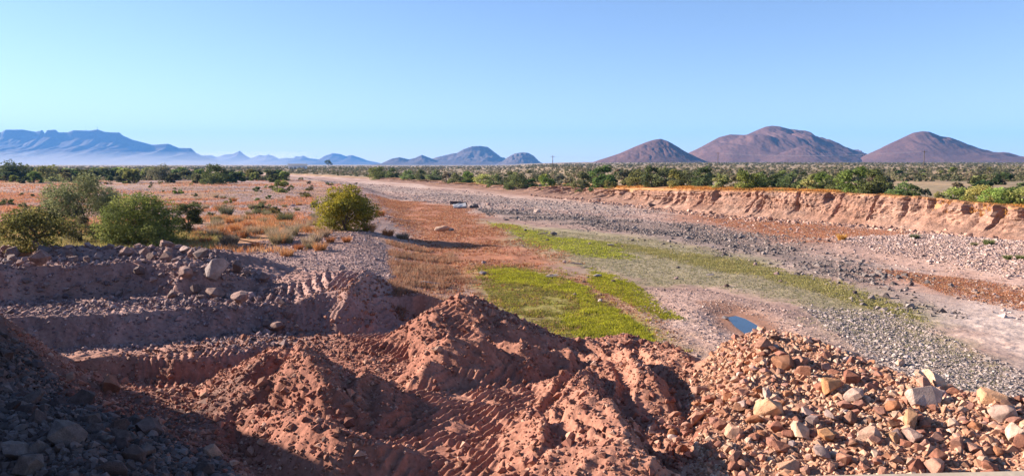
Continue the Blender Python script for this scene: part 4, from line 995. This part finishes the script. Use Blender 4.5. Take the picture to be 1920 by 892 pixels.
for i in range(70):
    px, py = random.uniform(370, 610), random.uniform(368, 478)
    if py > 440 + (px - 370) * .15: continue
    tuft("grass_tuft", "straw coloured dry tuft in the field left of the lone bush", "grass tuft", px, py, random.uniform(.45, 1.0), random.uniform(.4, .95), random.choice([GT, GT, [[.30, .24, .13]], [[.24, .21, .11]], OR[:2]]), 200, .05, group="straw tufts of the left field")
for i, (px, py) in enumerate([(478, 463), (500, 437), (465, 425), (400, 440), (385, 455), (415, 415), (560, 430), (505, 410), (600, 470), (560, 468), (620, 455), (480, 392), (560, 385), (440, 378), (330, 385), (540, 372), (650, 455), (455, 446)]):
    tuft("grass_tuft", "orange dry grass tuft in the field left of the lone bush", "grass tuft", px, py, random.uniform(.4, .8), random.uniform(.4, .8), OR[:3], 240, .045, group="dry grass tufts of the left field")

# ------------------------------------------------------------------ boulders
def rock_mesh(seed, ax=(1, 1, 1), n=18, bev=0.05, rough=0.05):
    r = random.Random(seed); bm = bmesh.new()
    for i in range(n):
        v = Vector((r.gauss(0, 1), r.gauss(0, 1), r.gauss(0, 1))).normalized() * r.uniform(.82, 1.05)
        bm.verts.new((v.x * ax[0], v.y * ax[1], v.z * ax[2]))
    bmesh.ops.convex_hull(bm, input=bm.verts)
    bmesh.ops.delete(bm, geom=[v for v in bm.verts if not v.link_faces], context='VERTS')
    bmesh.ops.dissolve_limit(bm, angle_limit=math.radians(16), verts=bm.verts, edges=bm.edges)
    bmesh.ops.bevel(bm, geom=list(bm.edges), offset=bev, segments=2, profile=0.6, affect='EDGES', clamp_overlap=True)
    bmesh.ops.triangulate(bm, faces=bm.faces)
    bmesh.ops.subdivide_edges(bm, edges=[e for e in bm.edges if e.calc_length() > .28], cuts=1, use_grid_fill=True)
    bmesh.ops.triangulate(bm, faces=bm.faces)
    co = np.array([v.co for v in bm.verts])
    k = fbm(co[:, 0] + co[:, 2] * .7 + seed, co[:, 1] - co[:, 2] * .6, .7, 3, seed)
    for v, d in zip(bm.verts, k): v.co *= 1 + rough * 1.6 * float(d)
    me = bpy.data.meshes.new("boulder"); bm.to_mesh(me); bm.free()
    me.materials.append(M_ROCK)
    return me
RK = [rock_mesh(900 + i, (1, random.uniform(.62, .95), random.uniform(.45, .85)), random.choice([12, 14, 18, 22]), random.choice([.03, .05, .08]), random.choice([.04, .07])) for i in range(18)]
TAN = [(0.356, 0.175, 0.121), (0.387, 0.203, 0.143), (0.31, 0.14, 0.094), (0.41, 0.231, 0.174), (0.364, 0.188, 0.143), (0.287, 0.126, 0.086), (0.371, 0.168, 0.091)]
PALE = [(0.444, 0.318, 0.269), (0.414, 0.284, 0.241), (0.385, 0.284, 0.255)]
BRN = [(.22, .12, .085), (.30, .155, .095)]
DRK = [(.14, .10, .09), (.12, .085, .075), (.17, .13, .115), (.10, .07, .065)]  # grey-brown stone, darkened further to deepen the shade at lower left
PRP = [(.25, .17, .155), (.31, .205, .18), (.20, .14, .13), (.34, .21, .175)]
def rock(name, label, cat, loc, size, colr, group=None, me=None, rot=None, sink=.3, scl=(1, 1, 1)):
    o = bpy.data.objects.new(name, me or RK[random.randrange(len(RK))]); COL.objects.link(o)
    s = size / 2
    o.location = (loc[0], loc[1], loc[2] + s * (.62 - sink))
    o.rotation_euler = rot or (random.uniform(-.5, .5), random.uniform(-.5, .5), random.uniform(0, 6.28))
    o.scale = (s * scl[0], s * scl[1], s * scl[2])
    j = random.uniform(.85, 1.15)
    o.color = (*[min(.8, c * j) for c in colr], 1)
    return tag(o, label, cat, group)

# stone heap, lower right: boulders that can be told apart first
special = [(1442, 775, .78, (.56, .34, .21), "flat topped tan boulder with a dark right side on the near face of the heap"), (1555, 728, .68, (.50, .26, .13), "long slanting orange brown boulder in the middle of the stone heap"),
           (1600, 745, .56, PALE[0], "whitish rough boulder right of the slanting orange one"), (1388, 762, .45, (.30, .15, .09), "dark brown upright boulder at the left edge of the heap"),
           (1512, 776, .50, PALE[1], "pale cream boulder leaning beside the flat topped tan one"), (1556, 782, .46, PALE[2], "rounded white boulder just below the heap's middle"),
           (1730, 752, .80, (.48, .36, .30), "large greyish boulder with a white cap at the right of the heap"), (1752, 714, .62, (.62, .42, .30), "pale pinkish pyramid boulder on the heap's skyline"),
           (1688, 679, .42, (.62, .40, .29), "rounded pink boulder highest on the right skyline of the heap"), (1722, 698, .42, (.62, .42, .30), "flat pink boulder next to the pyramid boulder on the skyline"),
           (1630, 822, .60, (.50, .33, .25), "rounded grey pink boulder low on the heap beside an orange one"), (1674, 822, .46, (.44, .25, .14), "orange cube shaped boulder low on the heap"),
           (1710, 822, .55, PALE[1], "wide whitish boulder right of the orange cube shaped one"), (1552, 818, .48, (.44, .235, .12), "bright orange boulder with its dark side to the right"),
           (1500, 812, .55, (.58, .40, .28), "cream tan boulder cluster block near the lower middle of the heap"), (1372, 812, .50, (.60, .36, .25), "pink wedge boulder at the lower left foot of the heap"),
           (1468, 685, .66, (.40, .20, .12), "square dark fronted boulder near the top of the heap"), (1500, 682, .55, (.33, .17, .12), "dark brown boulder in shade right of the square fronted one"),
           (1878, 780, .60, PALE[0], "white chipped boulder at the right edge of the heap"), (1905, 820, .58, (.62, .46, .36), "pale sandy boulder cut off by the right edge of the picture"),
           (1540, 850, .42, PALE[2], "white streaked boulder at the bottom of the heap"), (1480, 880, .62, (.50, .30, .20), "brown speckled boulder at the bottom edge of the heap"),
           (1860, 750, .8, (.54, .31, .18), "long tan slab boulder on the right shoulder of the heap"), (1705, 790, .62, (.45, .26, .15), "flat orange slab boulder below the greyish capped one")]
for i, (px, py, sz, c, lab) in enumerate(special):
    g = G(px, py + 6); rock("boulder", lab, "boulder", g, sz, c, None, RK[i % len(RK)], None, .22)
heap = [(1210, 720), (1265, 690), (1330, 655), (1400, 626), (1445, 606), (1500, 610), (1570, 640), (1650, 676), (1740, 700), (1840, 730), (1960, 762), (2010, 900), (1900, 960), (1480, 960), (1430, 850), (1360, 830), (1330, 780), (1250, 750)]
HP = []
tries = 0
cr_poly = [P(a, b, 2.2) for a, b in [(1330, 668), (1380, 632), (1450, 608), (1540, 628), (1640, 676), (1560, 730), (1500, 720), (1400, 740), (1300, 700)]]
while len(HP) < 520 and tries < 20000:
    tries += 1
    c = rand_in(heap, 1, 2.1)[0]
    crest = polysd(np.array([c[0]]), np.array([c[1]]), cr_poly)[0] > 0
    if not crest and random.random() < 0.30: continue
    sz = min(.62, math.exp(random.gauss(math.log(.26 if crest else .26), .42)))
    if all((c[0] - h[0]) ** 2 + (c[1] - h[1]) ** 2 > ((sz + h[2]) * .33) ** 2 for h in HP): HP.append((c[0], c[1], sz, crest))
def merged(name, items):
    VV = []; FF = []; CC = []; o_ = 0
    for (a, b, z, sz, c) in items:
        me = RK[random.randrange(len(RK))]
        v = np.empty(len(me.vertices) * 3, np.float32); me.vertices.foreach_get("co", v); v = v.reshape(-1, 3)
        f = np.empty(len(me.polygons) * 3, np.int32); me.polygons.foreach_get("vertices", f); f = f.reshape(-1, 3)
        R_ = np.array(Matrix.Rotation(random.uniform(0, 6.28), 3, 'Z') @ Matrix.Rotation(random.uniform(-.5, .5), 3, 'X'))
        VV.append(v @ R_.T * sz / 2 + np.array([a, b, z + sz * .2])); FF.append(f + o_); o_ += len(v)
        CC.append(np.tile(np.array(c) * random.uniform(.85, 1.15), (len(v), 1)))
    return tag(link(name, mesh_np(name, np.concatenate(VV), np.concatenate(FF), False, np.concatenate(CC)), M_GRAVEL), kind="stuff")
def split(L, k):
    order = sorted(L, key=lambda h: -h[2] / max(4, h[1])); return order[:k], order[k:]
def heapcol():
    r_ = random.random()
    return random.choice(PALE) if r_ < .09 else random.choice(BRN) if r_ < .18 else random.choice(TAN)
HP, rest = split(HP, 150)
merged("broken_stones", [(h[0], h[1], float(gz(h[0], h[1])), h[2], heapcol()) for h in rest])
for (a, b, sz, crest) in HP:
    r_ = random.random()
    c = random.choice(PALE) if r_ < .09 else random.choice(BRN) if r_ < .18 else random.choice(TAN)
    rock("boulder", "tan or pale broken stone among the many on the heap at lower right", "boulder", (a, b, float(gz(a, b))), sz, c, "broken stones of the heap at lower right", sink=.2)
# shaded boulders, lower left
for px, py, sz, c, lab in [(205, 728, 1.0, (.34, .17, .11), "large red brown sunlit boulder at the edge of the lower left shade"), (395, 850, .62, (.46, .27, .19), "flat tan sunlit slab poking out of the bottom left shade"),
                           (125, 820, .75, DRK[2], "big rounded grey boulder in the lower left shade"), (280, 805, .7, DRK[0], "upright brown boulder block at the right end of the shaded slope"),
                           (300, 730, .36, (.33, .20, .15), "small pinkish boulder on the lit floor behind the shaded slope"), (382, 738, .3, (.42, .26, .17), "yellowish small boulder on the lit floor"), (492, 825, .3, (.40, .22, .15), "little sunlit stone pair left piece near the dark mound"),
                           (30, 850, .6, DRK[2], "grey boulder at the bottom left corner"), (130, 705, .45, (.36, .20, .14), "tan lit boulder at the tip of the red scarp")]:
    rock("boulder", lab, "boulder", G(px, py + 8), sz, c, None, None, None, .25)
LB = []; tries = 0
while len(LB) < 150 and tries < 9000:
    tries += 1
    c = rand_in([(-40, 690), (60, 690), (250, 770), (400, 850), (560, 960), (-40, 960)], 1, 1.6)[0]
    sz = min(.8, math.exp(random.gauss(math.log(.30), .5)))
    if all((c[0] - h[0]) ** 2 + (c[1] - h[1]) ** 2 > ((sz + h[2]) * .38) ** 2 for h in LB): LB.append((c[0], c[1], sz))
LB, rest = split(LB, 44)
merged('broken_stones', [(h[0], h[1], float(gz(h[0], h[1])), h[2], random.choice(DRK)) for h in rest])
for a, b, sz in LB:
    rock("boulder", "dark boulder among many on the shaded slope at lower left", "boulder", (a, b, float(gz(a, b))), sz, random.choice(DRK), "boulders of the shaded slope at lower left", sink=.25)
# boulder bank on top of the left benches
rock("boulder", "large flat faced grey block on the edge of the upper left bench", "boulder", G(412, 534), 1.3, (.34, .28, .27), None, rock_mesh(955, (1, .55, .85), 9, .05, .03), (.25, .05, .15), -.15)
rock("boulder", "reddish angular boulder at the left end of the boulder bank", "boulder", G(68, 470), .95, (.38, .21, .17), None, None, None, .15)
rock("boulder", "pale lit boulder on the crest near the right end of the boulder bank", "boulder", G(350, 474), .7, (.42, .31, .28), None, None, None, .15)
BB = []; tries = 0
while len(BB) < 200 and tries < 9000:
    tries += 1
    c = rand_in([(-60, 476), (40, 464), (200, 462), (340, 465), (470, 474), (560, 504), (500, 512), (420, 498), (250, 489), (60, 492), (-60, 496)], 1, 3.3)[0]
    sz = min(.85, math.exp(random.gauss(math.log(.36), .45)))
    if all((c[0] - h[0]) ** 2 + (c[1] - h[1]) ** 2 > ((sz + h[2]) * .36) ** 2 for h in BB): BB.append((c[0], c[1], sz))
BB, rest = split(BB, 44)
merged('broken_stones', [(h[0], h[1], float(gz(h[0], h[1])), h[2], random.choice(PRP)) for h in rest])
for a, b, sz in BB:
    rock("boulder", "purplish boulder among many on the bank below the thicket at left", "boulder", (a, b, float(gz(a, b))), sz, random.choice(PRP), "boulders of the bank below the thicket", sink=-.1)
# single stones of the riverbed
bed = [(830, 437, 2.2, (.50, .36, .28), "long pale boulder with a dark broken end lying in the rust red herbs", (1.0, .45, .42)), (845, 434, 1.1, (.17, .15, .16), "dark jagged rock at the right end of the long pale boulder", (1, .8, .8)),
       (1007, 400, 1.5, (.56, .44, .37), "pale pointed boulder alone in the middle of the riverbed", (1, .8, .9)), (915, 385, 1.0, (.36, .25, .22), "round brown boulder beside the slab debris", (1, 1, .9)),
       (1038, 442, 1.0, (.16, .14, .14), "dark slanting rock on the far green strip", (.8, .6, .8)), (1018, 443, 1.3, (.24, .20, .18), "low dark flat rock left of the slanting one", (1, .5, .25)),
       (1035, 522, .95, (.55, .45, .40), "flat white stone at the top of the near green patch", (1, .6, .3)), (1126, 566, .34, (.52, .44, .41), "round whitish stone between the two green patches", (1, .9, .9)),
       (1362, 600, .55, (.22, .20, .21), "grey stone at the left end of the puddle", (1, .8, .8)), (1145, 463, .9, (.42, .36, .32), "pale broken slab stone on the dull green ground", (1, .6, .4)),
       (1272, 503, .36, (.17, .15, .15), "small dark stone on the dull green ground", (1, .8, .7)), (1333, 519, .7, (.22, .20, .20), "flat dark stones on the pebbles above the puddle", (1, .6, .3)),
       (1222, 388, 1.3, (.16, .115, .10), "dark boulder at the foot of the low bank", (1, .8, .7)), (1120, 378, 2.0, (.38, .28, .25), "greyish slab boulder at the foot of the low bank", (1, .5, .4)),
       (1318, 376, 2.9, (.36, .22, .17), "big rounded brown boulder against the cliff", (1, .8, .8)), (938, 352, 2.8, (.26, .15, .13), "dark red boulder pair in the low far bank", (1, .8, .6)),
       (988, 353, 3.0, (.24, .14, .12), "long dark red boulder in the low far bank", (1, .7, .5)), (1540, 409, 1.2, (.20, .13, .11), "dark fallen block at the foot of the cliff", (1, .8, .6)),
       (1612, 417, .9, (.22, .15, .13), "small dark fallen block right of the others under the cliff", (1, .8, .6)), (1445, 394, 1.9, (.30, .17, .13), "brown fallen earth block under the cliff notch", (1, .7, .5)),
       (1860, 435, .9, (.25, .15, .12), "dark block at the cliff foot near the right edge", (1, .8, .7)), (905, 515, .6, (.30, .26, .28), "grey stones at the left tip of the near green patch", (1, .8, .6)),
       (1120, 520, .6, (.30, .27, .27), "grey broken stone on the brown strip between greens", (1, .7, .6)), (1080, 500, 1.1, (.44, .36, .34), "white scattered slab stone above the near green patch", (1, .5, .25)),
       (550, 387, .8, (.40, .32, .31), "pale stone on the pink flats left of the lone bush", (1, .8, .7)), (822, 660, .34, (.50, .33, .25), "pale boulder on the track in front of the central mound", (1, .8, .8)), (640, 797, .01, (.4, .2, .1), "", (1, 1, 1))]
for i, (px, py, sz, c, lab, scl) in enumerate(bed):
    if sz < .1: continue
    rock("boulder", lab, "boulder", G(px, py), sz, c, None, RK[(i * 5) % len(RK)], (random.uniform(-.15, .15), random.uniform(-.15, .15), random.uniform(-.4, .4)), .2, scl)
rs2 = random.Random(8); cob = []
for i in range(70):
    px, py = rs2.uniform(900, 1900), rs2.uniform(392, 560)
    q = P(px, py)
    if float((q[1] - bank_y(q[0])) * bank_c(q[0])) > -1: continue
    g = G(px, py); cob.append((g[0], g[1], g[2], rs2.uniform(.2, .45), rs2.choice(DRK + PRP)))
merged("cobbles", cob)
for i in range(46):
    xx = rs2.uniform(6, 50); dd = rs2.uniform(-3.2, .3); yy_ = float(bank_y(xx) + dd / bank_c(xx))
    rock("earth_block", "earth block fallen from the cliff onto its foot", "earth block", (xx, yy_, float(gz(xx, yy_))), rs2.uniform(.3, .9), rs2.choice([(.42, .25, .18), (.30, .17, .13), (.20, .13, .11)]), "fallen blocks at the cliff foot", sink=.1)

# concrete slab, beam and scrap in the riverbed
def box_mesh(name, sx, sy, sz, mat, bev=.03, jag=0.0, seed=1):
    bm = bmesh.new(); bmesh.ops.create_cube(bm, size=1)
    bmesh.ops.subdivide_edges(bm, edges=bm.edges, cuts=3, use_grid_fill=True)
    r = random.Random(seed)
    for v in bm.verts:
        v.co = Vector((v.co.x * sx, v.co.y * sy, v.co.z * sz)) + Vector((r.uniform(-jag, jag), r.uniform(-jag, jag), r.uniform(-jag, jag)))
    me = bpy.data.meshes.new(name); bm.to_mesh(me); bm.free(); me.materials.append(mat); return me
g = G(862, 390)
o = link("concrete_slab", box_mesh("concrete_slab", 2.0, 1.1, .35, M_SLAB, jag=.05), loc=(g[0], g[1], g[2] + .35)); o.rotation_euler = (.42, -.10, .1)
tag(o, "pale tilted concrete slab lying in the middle of the riverbed", "slab")
o = link("fallen_beam", box_mesh("fallen_beam", 2.7, .5, .42, M_WOOD, jag=.05, seed=2), loc=(g[0] - .3, g[1] + 1.1, g[2] + .75)); o.rotation_euler = (.1, .06, -.05)
tag(o, "dark beam lying along the back of the pale concrete slab", "beam")
o = link("rock_debris", rock_mesh(990, (1.1, .6, .5), 20, .05, .12), loc=(g[0] + 2.2, g[1] + .4, g[2] + .3)); o.color = (.13, .11, .11, 1)
tag(o, "dark broken debris lump right of the pale concrete slab", "debris")
g = G(840, 545)
V, F = tube_np([(-.7, .1, .12), (-.3, .02, .22), (.1, -.05, .16), (.6, .05, .10)], [.03, .035, .03, .015])
tag(link("dead_branch", mesh_np("dead_branch", V, np.array(F), True), M_SLAB, loc=tuple(G(805, 535))), "pale bare stick lying in the dry herbs beside the ramp", "branch")
V, F = tube_np([(-1.6, .3, .5), (-.6, .1, .35), (.4, 0, .2), (1.6, -.3, .08)], [.03, .05, .05, .03])
tag(link("dead_branch", mesh_np("dead_branch", V, np.array(F), True), M_BARK, loc=tuple(G(480, 462))), "dark bare branch lying at the right end of the boulder bank", "branch")

# ------------------------------------------------------------------ far built things
def mast(px, py_foot, D, h, label):
    x0 = (px - 960) / FPX * D; z0 = HC + (308 - py_foot) * D / FPX - 6
    e = empty("radio_mast", (x0, D, z0)); tag(e, label, "mast")
    V = []; F = []
    for a in range(3):
        t = a / 3 * 6.283; c_, s_ = math.cos(t), math.sin(t)
        v, f = tube_np([(3.0 * c_, 3.0 * s_, 0), (1.2 * c_, 1.2 * s_, h)], [.6, .4], 4)
        o = len(V); V += v; F += [tuple(q + o for q in w) for w in f]
    for k in range(9):
        zz_ = h * k / 9; rr_ = 3.0 - 1.8 * k / 9; r2 = 3.0 - 1.8 * (k + 1) / 9
        for a in range(3):
            t = a / 3 * 6.283; t2 = (a + 1) / 3 * 6.283
            v, f = tube_np([(rr_ * math.cos(t), rr_ * math.sin(t), zz_), (r2 * math.cos(t2), r2 * math.sin(t2), h * (k + 1) / 9)], [.3, .3], 4)
            o = len(V); V += v; F += [tuple(q + o for q in w) for w in f]
    link("lattice", mesh_np("lattice", V, np.array(F)), M_STEEL, e)
    v, f = tube_np([(0, 0, h), (0, 0, h * 1.25)], [.4, .2], 5)
    link("antenna", mesh_np("antenna", v, np.array(f)), M_STEEL, e)
mast(190, 244, 9000, 44, "taller lattice radio mast on the flat mountain top at left")
mast(169, 246, 9000, 24, "shorter lattice radio mast on the flat mountain top at left")

def pole(px, D, h, label):
    x0 = (px - 960) / FPX * D; z0 = float(gz(x0, D))
    e = empty("utility_pole", (x0, D, z0)); tag(e, label, "pole")
    v, f = tube_np([(0, 0, -.5), (0, 0, h)], [.28, .18], 8); link("post", mesh_np("post", v, np.array(f), True), M_BARK, e)
    v, f = tube_np([(-1.6, 0, h - .8), (1.6, 0, h - .8)], [.12, .12], 6); link("crossarm", mesh_np("crossarm", v, np.array(f)), M_BARK, e)
    return np.array([x0, D, z0 + h - .7])
tops = [pole(1036, 520, 9.5, "weathered utility pole left among the scrub before the conical hill"), pole(1344, 560, 12, "utility pole hidden in scrub below the broad hill"), pole(1728, 420, 11, "thin utility pole rising above the trees before the right hill")]
for i in range(2):
    a, b = tops[i], tops[i + 1]
    pts = [tuple(a + (b - a) * t - np.array([0, 0, 4 * 2.2 * t * (1 - t)])) for t in np.linspace(0, 1, 15)]
    v, f = tube_np(pts, [.03] * 15, 4)
    tag(link("power_cable", mesh_np("power_cable", v, np.array(f)), M_STEEL), ["power cable between the left pole and the hidden pole", "power cable between the hidden pole and the right pole"][i], "cable")

def shed():
    D = 900; x0 = (560 - 960) / FPX * D; z0 = float(gz(x0, D))
    e = empty("white_shed", (x0, D, z0), .2); tag(e, "small white low building in the far scrub left of the tall dark trees", "building")
    link("wall", box_mesh("wall", 22, 8, 5, M_WALL), parent=e, loc=(0, 0, 2.5))
    V = [(-11.5, -4.6, 5), (11.5, -4.6, 5), (11.5, 4.6, 5), (-11.5, 4.6, 5), (-11.5, 0, 6.6), (11.5, 0, 6.6)]
    me = bpy.data.meshes.new("roof"); me.from_pydata(V, [], [(0, 1, 5, 4), (2, 3, 4, 5), (1, 2, 5), (3, 0, 4), (3, 2, 1, 0)]); link("roof", me, M_ROOF, e)
    for k in range(4): link("door", box_mesh("door", 2.2, .1, 2.8, M_STEEL), parent=e, loc=(-8 + k * 5.2, -4.06, 1.4))
shed()

# bridge parapet the photograph is taken over
def parapet():
    e = empty("bridge_parapet", (1.2, 1.862, 5.4), math.radians(3.0)); tag(e, "cream concrete bridge parapet top at the lower right corner", "parapet")
    top = HC - 0.8
    m = box_mesh("wall", 9, .22, top - 5.4 - .1, M_CONC); link("wall", m, parent=e, loc=(0, -0.17, (top - 5.4 - .1) / 2))
    bm = bmesh.new(); bmesh.ops.create_cube(bm, size=1)
    for v in bm.verts: v.co = Vector((v.co.x * 9, v.co.y * .34, v.co.z * .1))
    bmesh.ops.bevel(bm, geom=list(bm.edges), offset=.02, segments=3, affect='EDGES')
    me = bpy.data.meshes.new("coping"); bm.to_mesh(me); bm.free(); me.materials.append(M_CONC)
    link("coping", me, parent=e, loc=(0, -.17, top - 5.4 - .05))
parapet()
